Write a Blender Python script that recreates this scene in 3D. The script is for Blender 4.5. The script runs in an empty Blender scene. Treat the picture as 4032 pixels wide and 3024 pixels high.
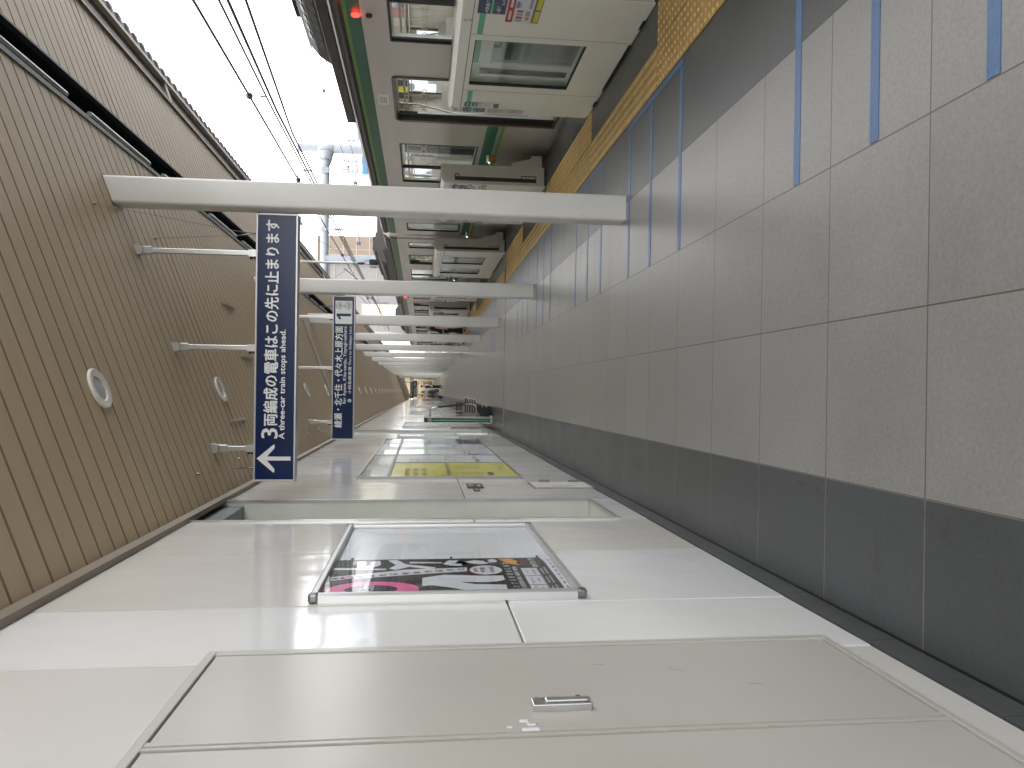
import bpy, bmesh, math, random
from mathutils import Vector, Matrix
random.seed(7)
R=math.radians
sc=bpy.context.scene
col=sc.collection

# ---------------------------------------------------------------- camera
PIT,YAW,ROL,CH=0.1148,0.0106,-0.0112,1.5536
def cam_dir(x,y,z):
    c,s=math.cos(-ROL),math.sin(-ROL); x,z=c*x-s*z,s*x+c*z
    c,s=math.cos(-PIT),math.sin(-PIT); y,z=c*y-s*z,s*y+c*z
    c,s=math.cos(-YAW),math.sin(-YAW); x,y=c*x-s*y,s*x+c*y
    return Vector((x,y,z))
xr,yf,zu=cam_dir(1,0,0),cam_dir(0,1,0),cam_dir(0,0,1)
cd=bpy.data.cameras.new('camera'); cam=bpy.data.objects.new('camera',cd); col.objects.link(cam)
M4=Matrix(((-zu.x,xr.x,-yf.x,0),(-zu.y,xr.y,-yf.y,0),(-zu.z,xr.z,-yf.z,CH),(0,0,0,1)))
cam.matrix_world=M4
cd.sensor_fit='HORIZONTAL'; cd.sensor_width=36; cd.lens=36*3082.4/4032; cd.clip_start=0.05; cd.clip_end=2000
sc.camera=cam

# ---------------------------------------------------------------- world, sun, exposure
SUN_EL,SUN_AZ=R(52),R(-70)          # sun behind the station building on the left, veiled by cloud
w=bpy.data.worlds.new('World'); sc.world=w; w.use_nodes=True
nt=w.node_tree; N=nt.nodes; L=nt.links; N.clear()
sky=N.new('ShaderNodeTexSky'); sky.sky_type='NISHITA'; sky.sun_disc=False
sky.sun_elevation=SUN_EL; sky.sun_rotation=SUN_AZ
tc=N.new('ShaderNodeTexCoord'); mp=N.new('ShaderNodeMapping'); mp.inputs['Scale'].default_value=(1.6,1.6,4.5)
no=N.new('ShaderNodeTexNoise'); no.inputs['Scale'].default_value=1.5; no.inputs['Detail'].default_value=6
cr=N.new('ShaderNodeValToRGB'); cr.color_ramp.elements[0].position=.35; cr.color_ramp.elements[0].color=(5.6,5.8,6.1,1)
cr.color_ramp.elements[1].position=.6; cr.color_ramp.elements[1].color=(10.0,9.75,9.4,1)
mx=N.new('ShaderNodeMixRGB'); mx.inputs[0].default_value=.88
bg=N.new('ShaderNodeBackground'); bg.inputs[1].default_value=.15
ow=N.new('ShaderNodeOutputWorld')
L.new(tc.outputs['Generated'],mp.inputs[0]); L.new(mp.outputs[0],no.inputs['Vector']); L.new(no.outputs['Fac'],cr.inputs[0])
L.new(sky.outputs[0],mx.inputs[1]); L.new(cr.outputs[0],mx.inputs[2]); L.new(mx.outputs[0],bg.inputs[0]); L.new(bg.outputs[0],ow.inputs[0])
sd=bpy.data.lights.new('sun','SUN'); sd.energy=1.0; sd.angle=R(12); sd.color=(1,.96,.9)
so=bpy.data.objects.new('sun',sd); col.objects.link(so)
dv=Vector((math.sin(SUN_AZ)*math.cos(SUN_EL),math.cos(SUN_AZ)*math.cos(SUN_EL),math.sin(SUN_EL)))
so.rotation_euler=dv.to_track_quat('Z','Y').to_euler()
sc.view_settings.view_transform='Standard'; sc.view_settings.look='None'; sc.view_settings.exposure=2.08; sc.view_settings.gamma=1
sc.render.engine='CYCLES'
try:
    sc.cycles.use_denoising=True; sc.cycles.denoiser='OPENIMAGEDENOISE'
    sc.cycles.max_bounces=10; sc.cycles.diffuse_bounces=6; sc.cycles.glossy_bounces=4; sc.cycles.transparent_max_bounces=16
    sc.cycles.caustics_reflective=False; sc.cycles.caustics_refractive=False; sc.cycles.sample_clamp_indirect=8
except Exception: pass

# ---------------------------------------------------------------- materials
MT={}
def s2l(c): return tuple(((v/255)/12.92 if v/255<=.04045 else ((v/255+.055)/1.055)**2.4) for v in c)
def mat(name,color,rough=.5,metal=0,spec=.5,var=.08,vscale=3.0,bump=0,bscale=40,stretch=(1,1,1),emit=None,estr=1,coat=0,rvar=0):
    if name in MT: return MT[name]
    m=bpy.data.materials.new(name); m.use_nodes=True; nt=m.node_tree; n=nt.nodes; l=nt.links
    p=n['Principled BSDF']; p.inputs['Roughness'].default_value=rough; p.inputs['Metallic'].default_value=metal
    p.inputs['Specular IOR Level'].default_value=spec
    if coat: p.inputs['Coat Weight'].default_value=coat; p.inputs['Coat Roughness'].default_value=.08
    t=n.new('ShaderNodeTexCoord'); mp=n.new('ShaderNodeMapping'); mp.inputs['Scale'].default_value=stretch
    l.new(t.outputs['Object'],mp.inputs[0])
    if var:
        ns=n.new('ShaderNodeTexNoise'); ns.inputs['Scale'].default_value=vscale; ns.inputs['Detail'].default_value=5
        l.new(mp.outputs[0],ns.inputs['Vector'])
        r=n.new('ShaderNodeValToRGB'); a=[max(0,c*(1-var)) for c in color]; b=[min(1,c*(1+var)) for c in color]
        r.color_ramp.elements[0].position=.3; r.color_ramp.elements[1].position=.7
        r.color_ramp.elements[0].color=(*a,1); r.color_ramp.elements[1].color=(*b,1)
        l.new(ns.outputs['Fac'],r.inputs[0]); l.new(r.outputs[0],p.inputs['Base Color'])
        if rvar:
            rr=n.new('ShaderNodeMapRange'); rr.inputs['To Min'].default_value=max(.02,rough-rvar); rr.inputs['To Max'].default_value=rough+rvar
            rr.inputs['From Min'].default_value=.3; rr.inputs['From Max'].default_value=.7
            l.new(ns.outputs['Fac'],rr.inputs[0]); l.new(rr.outputs[0],p.inputs['Roughness'])
    else: p.inputs['Base Color'].default_value=(*color,1)
    if bump:
        nb=n.new('ShaderNodeTexNoise'); nb.inputs['Scale'].default_value=bscale; nb.inputs['Detail'].default_value=3
        l.new(mp.outputs[0],nb.inputs['Vector'])
        b=n.new('ShaderNodeBump'); b.inputs['Strength'].default_value=bump; b.inputs['Distance'].default_value=.01
        l.new(nb.outputs['Fac'],b.inputs['Height']); l.new(b.outputs[0],p.inputs['Normal'])
    if emit:
        p.inputs['Emission Color'].default_value=(*emit,1); p.inputs['Emission Strength'].default_value=estr
    MT[name]=m; return m
def glass_mat(name,tint=(.85,.9,.88),refl=.12,rough=.02):
    m=bpy.data.materials.new(name); m.use_nodes=True; n=m.node_tree.nodes; l=m.node_tree.links; n.clear(); fk=.3 if name=='acrylic' else .85
    o=n.new('ShaderNodeOutputMaterial'); tr=n.new('ShaderNodeBsdfTransparent'); tr.inputs[0].default_value=(*tint,1)
    g=n.new('ShaderNodeBsdfGlossy'); g.inputs['Roughness'].default_value=rough; g.inputs[0].default_value=(1,1,1,1)
    fr=n.new('ShaderNodeLayerWeight'); fr.inputs[0].default_value=.5
    pw=n.new('ShaderNodeMath'); pw.operation='POWER'; pw.inputs[1].default_value=4.5; l.new(fr.outputs['Facing'],pw.inputs[0])
    ad=n.new('ShaderNodeMath'); ad.operation='MULTIPLY_ADD'; ad.inputs[1].default_value=fk; ad.inputs[2].default_value=.04+refl*.2
    mxs=n.new('ShaderNodeMixShader'); l.new(pw.outputs[0],ad.inputs[0]); l.new(ad.outputs[0],mxs.inputs[0])
    l.new(tr.outputs[0],mxs.inputs[1]); l.new(g.outputs[0],mxs.inputs[2]); l.new(mxs.outputs[0],o.inputs[0])
    MT[name]=m; return m
def math_node(n,l,op,a,b=None,c=None):
    k=n.new('ShaderNodeMath'); k.operation=op
    for i,v in enumerate((a,b,c)):
        if v is None: continue
        if isinstance(v,(int,float)): k.inputs[i].default_value=v
        else: l.new(v,k.inputs[i])
    return k.outputs[0]
def floor_mat():
    m=bpy.data.materials.new('floor_tile'); m.use_nodes=True; n=m.node_tree.nodes; l=m.node_tree.links; p=n['Principled BSDF']
    t=n.new('ShaderNodeTexCoord'); s=n.new('ShaderNodeSeparateXYZ'); l.new(t.outputs['Object'],s.inputs[0])
    X,Y=s.outputs[0],s.outputs[1]
    F=lambda op,*a: math_node(n,l,op,*a)
    u=F('DIVIDE',F('ADD',X,-.882+60),.6); v=F('DIVIDE',F('ADD',Y,-4.062+60),.6)
    fu,fv=F('FRACT',u),F('FRACT',v)
    du=F('MINIMUM',fu,F('SUBTRACT',1,fu)); dv_=F('MINIMUM',fv,F('SUBTRACT',1,fv))
    ju=F('LESS_THAN',du,.0045); jv=F('LESS_THAN',dv_,.0045)
    j=F('MAXIMUM',ju,jv)
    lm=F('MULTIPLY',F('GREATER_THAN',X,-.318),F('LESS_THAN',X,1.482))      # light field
    cell=n.new('ShaderNodeCombineXYZ'); l.new(F('FLOOR',u),cell.inputs[0]); l.new(F('FLOOR',v),cell.inputs[1])
    wn=n.new('ShaderNodeTexWhiteNoise'); l.new(cell.outputs[0],wn.inputs[0])
    n1=n.new('ShaderNodeTexNoise'); n1.inputs['Scale'].default_value=70; n1.inputs['Detail'].default_value=5; n1.inputs['Roughness'].default_value=.75
    n2=n.new('ShaderNodeTexNoise'); n2.inputs['Scale'].default_value=2.2; n2.inputs['Detail'].default_value=6; n2.inputs['Roughness'].default_value=.6
    l.new(t.outputs['Object'],n1.inputs['Vector']); l.new(t.outputs['Object'],n2.inputs['Vector'])
    # grain amplitude
    g=F('ADD',F('MULTIPLY',F('SUBTRACT',n1.outputs['Fac'],.5),.75),F('ADD',F('MULTIPLY',F('SUBTRACT',n2.outputs['Fac'],.5),.34),F('MULTIPLY',F('SUBTRACT',wn.outputs['Value'],.5),.10)))
    k=F('ADD',1,g)
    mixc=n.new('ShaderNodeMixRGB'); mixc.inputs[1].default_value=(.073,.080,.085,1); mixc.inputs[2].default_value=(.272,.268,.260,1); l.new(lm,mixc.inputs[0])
    mul=n.new('ShaderNodeVectorMath'); mul.operation='SCALE'; l.new(mixc.outputs[0],mul.inputs[0]); l.new(k,mul.inputs['Scale'])
    # joints: dark in light field, pale in the left dark band
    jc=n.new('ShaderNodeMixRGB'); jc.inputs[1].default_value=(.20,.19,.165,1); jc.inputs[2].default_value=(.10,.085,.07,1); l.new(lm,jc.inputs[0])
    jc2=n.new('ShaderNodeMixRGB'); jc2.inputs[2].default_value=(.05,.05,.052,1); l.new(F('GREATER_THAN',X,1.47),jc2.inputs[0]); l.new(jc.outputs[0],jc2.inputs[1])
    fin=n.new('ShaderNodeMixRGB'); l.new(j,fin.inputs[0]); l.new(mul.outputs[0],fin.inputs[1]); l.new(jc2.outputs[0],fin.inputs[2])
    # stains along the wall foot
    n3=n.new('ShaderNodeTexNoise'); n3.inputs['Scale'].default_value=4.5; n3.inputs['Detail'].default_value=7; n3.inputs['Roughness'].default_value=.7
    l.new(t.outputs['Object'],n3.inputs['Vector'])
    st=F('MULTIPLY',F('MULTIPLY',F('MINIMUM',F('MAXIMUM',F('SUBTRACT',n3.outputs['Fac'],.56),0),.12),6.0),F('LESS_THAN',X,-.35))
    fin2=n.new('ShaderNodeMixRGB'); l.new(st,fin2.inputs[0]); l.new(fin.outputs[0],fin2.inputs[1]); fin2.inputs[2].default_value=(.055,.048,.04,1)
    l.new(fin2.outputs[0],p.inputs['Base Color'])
    rr=F('ADD',F('MULTIPLY',n2.outputs['Fac'],.20),.235); l.new(rr,p.inputs['Roughness'])
    p.inputs['Specular IOR Level'].default_value=.5
    b=n.new('ShaderNodeBump'); b.inputs['Strength'].default_value=.35; b.inputs['Distance'].default_value=.003
    hh=F('SUBTRACT',F('MULTIPLY',n1.outputs['Fac'],.5),F('MULTIPLY',j,1.0)); l.new(hh,b.inputs['Height']); l.new(b.outputs[0],p.inputs['Normal'])
    MT['floor_tile']=m; return m
floor_mat()
def wall_mat(name,color,rough,bstr,bsc=2.2):
    m=mat(name,color,rough,0,.6,.025,1.2,rvar=.04,vscale=2.0) if False else mat(name,color,rough,0,.6,.02,1.5)
    n=m.node_tree.nodes; l=m.node_tree.links; p=n['Principled BSDF']
    t=n.new('ShaderNodeTexCoord'); nb=n.new('ShaderNodeTexNoise'); nb.inputs['Scale'].default_value=bsc; nb.inputs['Detail'].default_value=2
    l.new(t.outputs['Object'],nb.inputs['Vector']); b=n.new('ShaderNodeBump'); b.inputs['Strength'].default_value=bstr; b.inputs['Distance'].default_value=.02
    l.new(nb.outputs['Fac'],b.inputs['Height']); l.new(b.outputs[0],p.inputs['Normal']); return m
wall_mat('panel_warm',(.68,.66,.63),.11,.26); wall_mat('panel_cool',(.74,.755,.76),.08,.36); wall_mat('panel_white',(.79,.79,.785),.10,.3)
mat('joint',(.30,.30,.30),.5); mat('skirting',(.075,.08,.082),.45,var=.2,vscale=5)
mat('ceiling_groove',(.25,.185,.115),.7); mat('ceiling',(.47,.365,.245),.5,var=.06,vscale=1.2,stretch=(1,6,1)); mat('ceiling_edge',(.22,.18,.14),.5)
mat('pillar_white',(.66,.655,.63),.35,var=.05,vscale=2,bump=.05,bscale=90)
mat('black_slot',(.004,.005,.012),.8,var=0); mat('dark_grey',(.035,.04,.042),.5); mat('tube',(.30,.33,.29),.3)
mat('eave_grey',(.17,.15,.135),.5); mat('eave_beige',(.50,.44,.38),.5); mat('eave_dark',(.07,.065,.075),.5)
mat('lamp_ring',(.72,.71,.66),.4); mat('lamp_lens',(.45,.47,.47),.12)
mat('alu',(.55,.56,.56),.28,.85,var=.08,vscale=6); mat('alu_light',(.50,.51,.515),.3,.5,var=.05)
mat('steel',(.5,.49,.47),.18,1.0); mat('steel_dark',(.22,.22,.22),.3,.8)
mat('sign_navy',(.004,.017,.075),.22,spec=.3,var=.03); mat('sign_white',(.80,.82,.82),.4,var=0); mat('sign_green',(.10,.42,.22),.4,var=0)
mat('black',(.01,.01,.011),.4,var=.1); mat('rubber',(.012,.012,.013),.55,var=.1); mat('white_paint',(.72,.72,.70),.4)
mat('cabinet',(.50,.485,.445),.30,var=.05,vscale=1.6,bump=.06,bscale=12); mat('cabinet_line',(.16,.145,.125),.6)
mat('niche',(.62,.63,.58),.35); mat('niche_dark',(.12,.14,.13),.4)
mat('tactile',(.56,.37,.135),.55,var=.16,vscale=9,bump=.1,bscale=120); mat('tactile_highlight',(.72,.52,.23),.4,var=.1,vscale=14); mat('tactile_gap',(.18,.11,.04),.7)  # raised bars and dots get a paler yellow: highlight painted into the colour
mat('tape_blue',(.06,.15,.34),.35,var=.12,vscale=7,bump=.25,bscale=60)
mat('psd_white',(.87,.87,.79),.22,var=.03,vscale=2); mat('psd_beige',(.50,.48,.43),.4); mat('psd_line',(.2,.2,.18),.5,var=0)
mat('psd_top',(.20,.185,.165),.28)
mat('mint',(.10,.48,.28),.35,var=.04); mat('train_green',(.01,.15,.085),.3,var=.05); mat('train_lime',(.18,.36,.09),.35,var=.05)
mat('train_steel',(.62,.565,.52),.42,.35,var=.06,vscale=1.5,stretch=(1,.3,3)); mat('train_dark',(.055,.045,.042),.42); mat('train_roof',(.06,.055,.052),.6)
mat('train_int',(.55,.54,.50),.5); mat('train_int_beige',(.42,.36,.27),.5); mat('train_frame',(.10,.075,.055),.35,.4)
mat('seat_green',(.05,.12,.09),.8); mat('seat_blue',(.04,.06,.14),.8); mat('ballast',(.05,.045,.04),.9,bump=1,bscale=25,var=.4,vscale=20)
mat('concrete',(.30,.29,.27),.8,var=.12); mat('galv',(.22,.24,.265),.5,.2,var=.1,vscale=2); mat('wire',(.09,.08,.10),.5,.5,var=0)
mat('red_lamp',(.5,.01,.01),.3,var=0,emit=(1,.02,.015),estr=2.2); mat('dark_red',(.10,.01,.005),.3,var=0)
mat('green_led',(.1,.8,.2),.3,var=0,emit=(.3,1,.5),estr=6); mat('orange_box',(.30,.13,.015),.5)
mat('int_light',(.9,.9,.9),.5,var=0,emit=(1,.97,.9),estr=1.6)
mat('paper',(.84,.86,.88),.2,spec=.25,var=.01); mat('ink',(.03,.03,.035),.5,var=0); mat('ink_grey',(.35,.37,.38),.5,var=0); mat('pink',(.80,.08,.32),.3,spec=.2,var=0)
mat('poster_black',(.018,.016,.016),.3,spec=.06,var=0,bump=.5,bscale=5); mat('poster_white',(.72,.73,.78),.3,var=0); mat('orange',(.75,.32,.02),.4,var=0); mat('crimson',(.45,.03,.1),.4,var=0)
mat('yellow_board',(.80,.76,.09),.2,spec=.25,var=.01); mat('olive_ink',(.2,.19,.02),.5,var=0); mat('map_blue',(.48,.62,.70),.12,var=.1,vscale=6); mat('navy_flat',(.03,.045,.11),.2,var=0)
mat('header_grey',(.42,.46,.50),.10,var=.02); mat('line_blue',(.10,.28,.62),.4,var=0); mat('red_flat',(.5,.03,.03),.4,var=0); mat('sticker_yellow',(.70,.66,.03),.4,var=0); mat('sticker_grey',(.18,.18,.17),.5,var=0)
mat('pale_green',(.35,.6,.38),.4,var=0); mat('deep_green',(.02,.12,.07),.4,var=0); mat('pinkish',(.60,.52,.50),.45,var=0); mat('board_tan',(.55,.5,.38),.3)
mat('bld_brown',(.22,.17,.135),.8,var=.05,vscale=.6); mat('bld_line',(.36,.32,.26),.7,var=0); mat('bld_grey',(.22,.215,.21),.8,var=.06,stretch=(8,8,.2),vscale=2)
mat('bld_cream',(.75,.70,.52),.8); mat('bld_white',(.7,.72,.75),.7); mat('billboard',(.04,.18,.34),.5); mat('lattice',(.06,.15,.25),.5)
mat('win_glass',(.10,.13,.16),.1); mat('cream_wall',(.60,.54,.40),.5); mat('brown_wall',(.3,.24,.15),.6)
mat('skin',(.55,.36,.27),.5,var=.05); mat('hair',(.012,.009,.008),.5); mat('cloth_navy',(.008,.012,.035),.85); mat('cloth_black',(.008,.008,.009),.8)
mat('cloth_white',(.6,.6,.62),.8); mat('cloth_blue',(.02,.04,.14),.8); mat('cloth_mint',(.35,.55,.48),.8); mat('cloth_pink',(.6,.47,.42),.8); mat('cloth_print',(.09,.085,.08),.85,var=.9,vscale=18); mat('leather',(.01,.01,.01),.3)
glass_mat('glass'); glass_mat('glass_dim',(.50,.56,.53),.15); glass_mat('acrylic',(.96,.97,.98),.05,.03)

# ---------------------------------------------------------------- helpers
K=.0108
def zf(x): return -K*x
SL,ZC,XW=.382,2.975,-.80
def zc(x): return ZC+SL*(x-XW)
class MB:
    def __init__(s): s.v=[]; s.f=[]; s.mi=[]; s.ms=[]; s.cur=0; s.sm=[]
    def m(s,name):
        if name not in s.ms: s.ms.append(name)
        s.cur=s.ms.index(name); return s
    def add(s,vs,fs,smooth=False):
        b=len(s.v); s.v+= [tuple(p) for p in vs]
        for f in fs: s.f.append([i+b for i in f]); s.mi.append(s.cur); s.sm.append(smooth)
        return s
    def box(s,x0,x1,y0,y1,z0,z1):
        if x0>x1:x0,x1=x1,x0
        if y0>y1:y0,y1=y1,y0
        if z0>z1:z0,z1=z1,z0
        return s.hexa([(x0,y0,z0),(x1,y0,z0),(x1,y1,z0),(x0,y1,z0),(x0,y0,z1),(x1,y0,z1),(x1,y1,z1),(x0,y1,z1)])
    def hexa(s,v): return s.add(v,[(0,3,2,1),(4,5,6,7),(0,1,5,4),(1,2,6,5),(2,3,7,6),(3,0,4,7)])
    def bbox(s,x0,x1,y0,y1,z0,z1,b=.004):
        "box with chamfered edges"
        bm=bmesh.new(); bmesh.ops.create_cube(bm,size=1)
        for v in bm.verts: v.co=Vector(((x0+x1)/2+v.co.x*(x1-x0),(y0+y1)/2+v.co.y*(y1-y0),(z0+z1)/2+v.co.z*(z1-z0)))
        bmesh.ops.bevel(bm,geom=bm.edges[:],offset=b,segments=2,affect='EDGES',profile=.5)
        s.frombm(bm); bm.free(); return s
    def frombm(s,bm,smooth=False):
        bm.verts.ensure_lookup_table(); bm.verts.index_update()
        return s.add([v.co[:] for v in bm.verts],[[v.index for v in f.verts] for f in bm.faces],smooth)
    def quad(s,a,b,c,d): return s.add([a,b,c,d],[(0,1,2,3)])
    def sheet(s,x,y0,y1,z0,z1): return s.quad((x,y0,z0),(x,y1,z0),(x,y1,z1),(x,y0,z1))
    def poly(s,pts): return s.add(pts,[tuple(range(len(pts)))])
    def extr(s,pts,d):
        "closed planar outline extruded by vector d"
        n=len(pts); q=[tuple(Vector(p)+Vector(d)) for p in pts]
        return s.add(list(pts)+q,[tuple(range(n))[::-1],tuple(range(n,2*n))]+[(i,(i+1)%n,(i+1)%n+n,i+n) for i in range(n)])
    def tube(s,path,r,seg=10,cap=True):
        path=[Vector(p) for p in path]; rings=[]; n=len(path); rr=r if isinstance(r,(list,tuple)) else [r]*n
        t0=(path[1]-path[0]).normalized(); up=Vector((0,0,1)) if abs(t0.z)<.9 else Vector((1,0,0))
        a=t0.cross(up).normalized()
        vs=[]
        for i,p in enumerate(path):
            if i==0: t=path[1]-path[0]
            elif i==n-1: t=path[-1]-path[-2]
            else: t=(path[i+1]-path[i]).normalized()+(path[i]-path[i-1]).normalized()
            t.normalize(); a=(a-t*a.dot(t)).normalized(); b=t.cross(a)
            for k in range(seg):
                th=2*math.pi*k/seg; vs.append(tuple(p+(a*math.cos(th)+b*math.sin(th))*rr[i]))
        fs=[(i*seg+k,i*seg+(k+1)%seg,(i+1)*seg+(k+1)%seg,(i+1)*seg+k) for i in range(n-1) for k in range(seg)]
        s.add(vs,fs,True)
        if cap: s.add(vs[:seg],[tuple(range(seg))[::-1]]); s.add(vs[-seg:],[tuple(range(seg))])
        return s
    def lathe(s,c,axis,prof,seg=24,sm=True):
        "prof: list of (radius, along-axis)"
        ax=Vector(axis).normalized(); up=Vector((0,0,1)) if abs(ax.z)<.9 else Vector((1,0,0)); a=ax.cross(up).normalized(); b=ax.cross(a); c=Vector(c)
        vs=[]
        for (r,h) in prof:
            for k in range(seg):
                th=2*math.pi*k/seg; vs.append(tuple(c+ax*h+(a*math.cos(th)+b*math.sin(th))*r))
        fs=[(i*seg+k,i*seg+(k+1)%seg,(i+1)*seg+(k+1)%seg,(i+1)*seg+k) for i in range(len(prof)-1) for k in range(seg)]
        s.add(vs,fs,sm); s.add(vs[:seg],[tuple(range(seg))[::-1]]); s.add(vs[-seg:],[tuple(range(seg))]); return s
    def sphere(s,c,r,sx=1,sy=1,sz=1,u=14,v=9):
        bm=bmesh.new(); bmesh.ops.create_uvsphere(bm,u_segments=u,v_segments=v,radius=r)
        for q in bm.verts: q.co=Vector((c[0]+q.co.x*sx,c[1]+q.co.y*sy,c[2]+q.co.z*sz))
        s.frombm(bm,True); bm.free(); return s
    def text(s,body,o,u,v,w=None,h=None,bold=0.0,align=0):
        "flat lettering: o = lower left corner, u,v unit vectors, w,h = box it fills"
        xs,ys,ps,fs=text_geo(body,0)
        x0,x1,y0,y1=min(xs),max(xs),min(ys),max(ys)
        sx=(w/(x1-x0)) if w else None; sy=(h/(y1-y0)) if h else None
        if sx is None: sx=sy
        if sy is None: sy=sx
        o=Vector(o);u=Vector(u);v=Vector(v); nrm=u.cross(v)
        q=bold*.9
        for i,(dx,dy) in enumerate(((0,0),) if not bold else ((-q,0),(q,0),(0,q*.8),(0,-q*.8))):
            s.add([tuple(o+u*((a+dx-x0)*sx)+v*((b+dy-y0)*sy)+nrm*(.00015*i)) for a,b in ps],fs)
        return s
    def build(s,name,parent=None,root=None):
        me=bpy.data.meshes.new(name)
        off=Vector((0,0,0))
        if root is None and parent is not None:
            r=parent
            while r.parent: r=r.parent
            root=r
        if root is not None: off=Vector(root.location)
        me.from_pydata([(a-off.x,b-off.y,c-off.z) for a,b,c in s.v],[],s.f)
        for n in s.ms: me.materials.append(MT[n])
        me.polygons.foreach_set('material_index',s.mi); me.polygons.foreach_set('use_smooth',s.sm)
        me.validate(); me.update()
        o=bpy.data.objects.new(name,me); col.objects.link(o)
        if parent is not None: o.parent=parent
        return o
_tc={}
def text_geo(body,bold):
    k=(body,bold)
    if k in _tc: return _tc[k]
    c=bpy.data.curves.new('t','FONT'); c.body=body; c.size=1; c.resolution_u=2; c.offset=bold
    o=bpy.data.objects.new('t',c); m=bpy.data.meshes.new_from_object(o)
    ps=[(v.co.x,v.co.y) for v in m.vertices]; fs=[tuple(p.vertices) for p in m.polygons]
    xs=[p[0] for p in ps]; ys=[p[1] for p in ps]
    bpy.data.objects.remove(o); bpy.data.curves.remove(c); bpy.data.meshes.remove(m)
    _tc[k]=(xs,ys,ps,fs); return _tc[k]
def tag(o,label=None,cat=None,group=None,kind=None):
    if label: o['label']=label
    if cat: o['category']=cat
    if group: o['group']=group
    if kind: o['kind']=kind
    return o
def thing(name,label,cat,loc=(0,0,0),group=None):
    o=bpy.data.objects.new(name,None); col.objects.link(o); o.location=loc; o.empty_display_size=.1
    return tag(o,label,cat,group)
def copy_tree(o,parent=None):
    c=o.copy(); col.objects.link(c)
    if parent: c.parent=parent
    for ch in list(o.children): copy_tree(ch,c)
    return c
UX,UY,UZ=(1,0,0),(0,1,0),(0,0,1)
ordn=['nearest','second','third','fourth','fifth','sixth','seventh','eighth','ninth','tenth','eleventh','twelfth','thirteenth','fourteenth','fifteenth','sixteenth','seventeenth','eighteenth','nineteenth','twentieth','twenty-first','twenty-second','twenty-third','twenty-fourth','twenty-fifth','twenty-sixth','twenty-seventh','twenty-eighth']

# ================================================================ SETTING
Y0,Y1=-9.0,118.0
b=MB().m('ballast').quad((-400,-300,-1.25),(400,-300,-1.25),(400,900,-1.25),(-400,900,-1.25)); tag(b.build('ground'),kind='structure')
b=MB().m('floor_tile'); xa,xb=-.80,3.10
b.hexa([(xa,Y0,-1.3),(xb,Y0,-1.3),(xb,Y1,-1.3),(xa,Y1,-1.3),(xa,Y0,zf(xa)),(xb,Y0,zf(xb)),(xb,Y1,zf(xb)),(xa,Y1,zf(xa))])
tag(b.build('platform_floor'),kind='structure')
# metal expansion joint across the floor
b=MB().m('steel_dark')
for ya in (14.78,14.86):
    b.hexa([(-.79,ya,zf(-.8)),(3.08,ya,zf(3.1)),(3.08,ya+.035,zf(3.1)),(-.79,ya+.035,zf(-.8)),(-.79,ya,zf(-.8)+.006),(3.08,ya,zf(3.1)+.006),(3.08,ya+.035,zf(3.1)+.006),(-.79,ya+.035,zf(-.8)+.006)])
tag(b.build('floor_expansion_joint'),kind='structure')
# drainage cover-less kerb cove
# rails
b=MB().m('steel_dark')
for x in (4.07,5.14,9.0,10.07): b.box(x-.035,x+.035,-30,300,-1.2,-1.06)
tag(b.build('railway_track'),kind='structure')

# tactile paving
b=MB()
gaps=[(2.5,5.26),(7.38,9.98),(12.25,14.7),(18.45,20.9),(23.3,25.85),(28.15,30.7),(33.0,35.4),(39.0,41.4)]
def tile(xa,xb,ya,yb,h=.006):
    b.m('tactile'); g=.004
    b.hexa([(xa+g,ya+g,zf(xa)+.0005),(xb-g,ya+g,zf(xb)+.0005),(xb-g,yb-g,zf(xb)+.0005),(xa+g,yb-g,zf(xa)+.0005),(xa+g,ya+g,zf(xa)+h),(xb-g,ya+g,zf(xb)+h),(xb-g,yb-g,zf(xb)+h),(xa+g,yb-g,zf(xa)+h)])
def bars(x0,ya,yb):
    b.m('tactile_highlight')
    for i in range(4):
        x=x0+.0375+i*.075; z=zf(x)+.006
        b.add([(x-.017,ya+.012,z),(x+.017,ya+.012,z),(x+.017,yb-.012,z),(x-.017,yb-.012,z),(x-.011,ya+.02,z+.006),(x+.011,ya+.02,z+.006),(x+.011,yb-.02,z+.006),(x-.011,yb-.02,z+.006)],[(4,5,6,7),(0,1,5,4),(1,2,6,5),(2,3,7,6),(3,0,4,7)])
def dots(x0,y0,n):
    b.m('tactile_highlight')
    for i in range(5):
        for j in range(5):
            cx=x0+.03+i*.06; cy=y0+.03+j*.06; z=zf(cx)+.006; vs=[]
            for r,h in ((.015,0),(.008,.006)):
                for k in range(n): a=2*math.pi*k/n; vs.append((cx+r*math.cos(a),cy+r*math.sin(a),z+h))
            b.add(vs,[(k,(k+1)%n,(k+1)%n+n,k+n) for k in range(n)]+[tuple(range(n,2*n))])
XT=2.082
b.m('tactile_gap').hexa([(2.08,Y0,zf(2.08)+.0002),(2.384,Y0,zf(2.384)+.0002),(2.384,60,zf(2.384)+.0002),(2.08,60,zf(2.08)+.0002),(2.08,Y0,zf(2.08)+.002),(2.384,Y0,zf(2.384)+.002),(2.384,60,zf(2.384)+.002),(2.08,60,zf(2.08)+.002)])
y=-1.8+.0
b.m('tactile')
ystart=-1.72
k=0
while True:
    ya=ystart+.3*k; k+=1
    if ya>60: break
    if 14.7<ya+.15<14.95: continue
    ing=any(a<=ya+.15<=c for a,c in gaps)
    tile(XT,XT+.3,ya,ya+.3)
    if ing:
        tile(XT+.3,XT+.6,ya,ya+.3)
        if ya<13.5:
            n=8 if ya<9 else 5
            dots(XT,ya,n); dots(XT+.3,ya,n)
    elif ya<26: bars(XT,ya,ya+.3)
tag(b.build('tactile_paving'),kind='structure')

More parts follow.
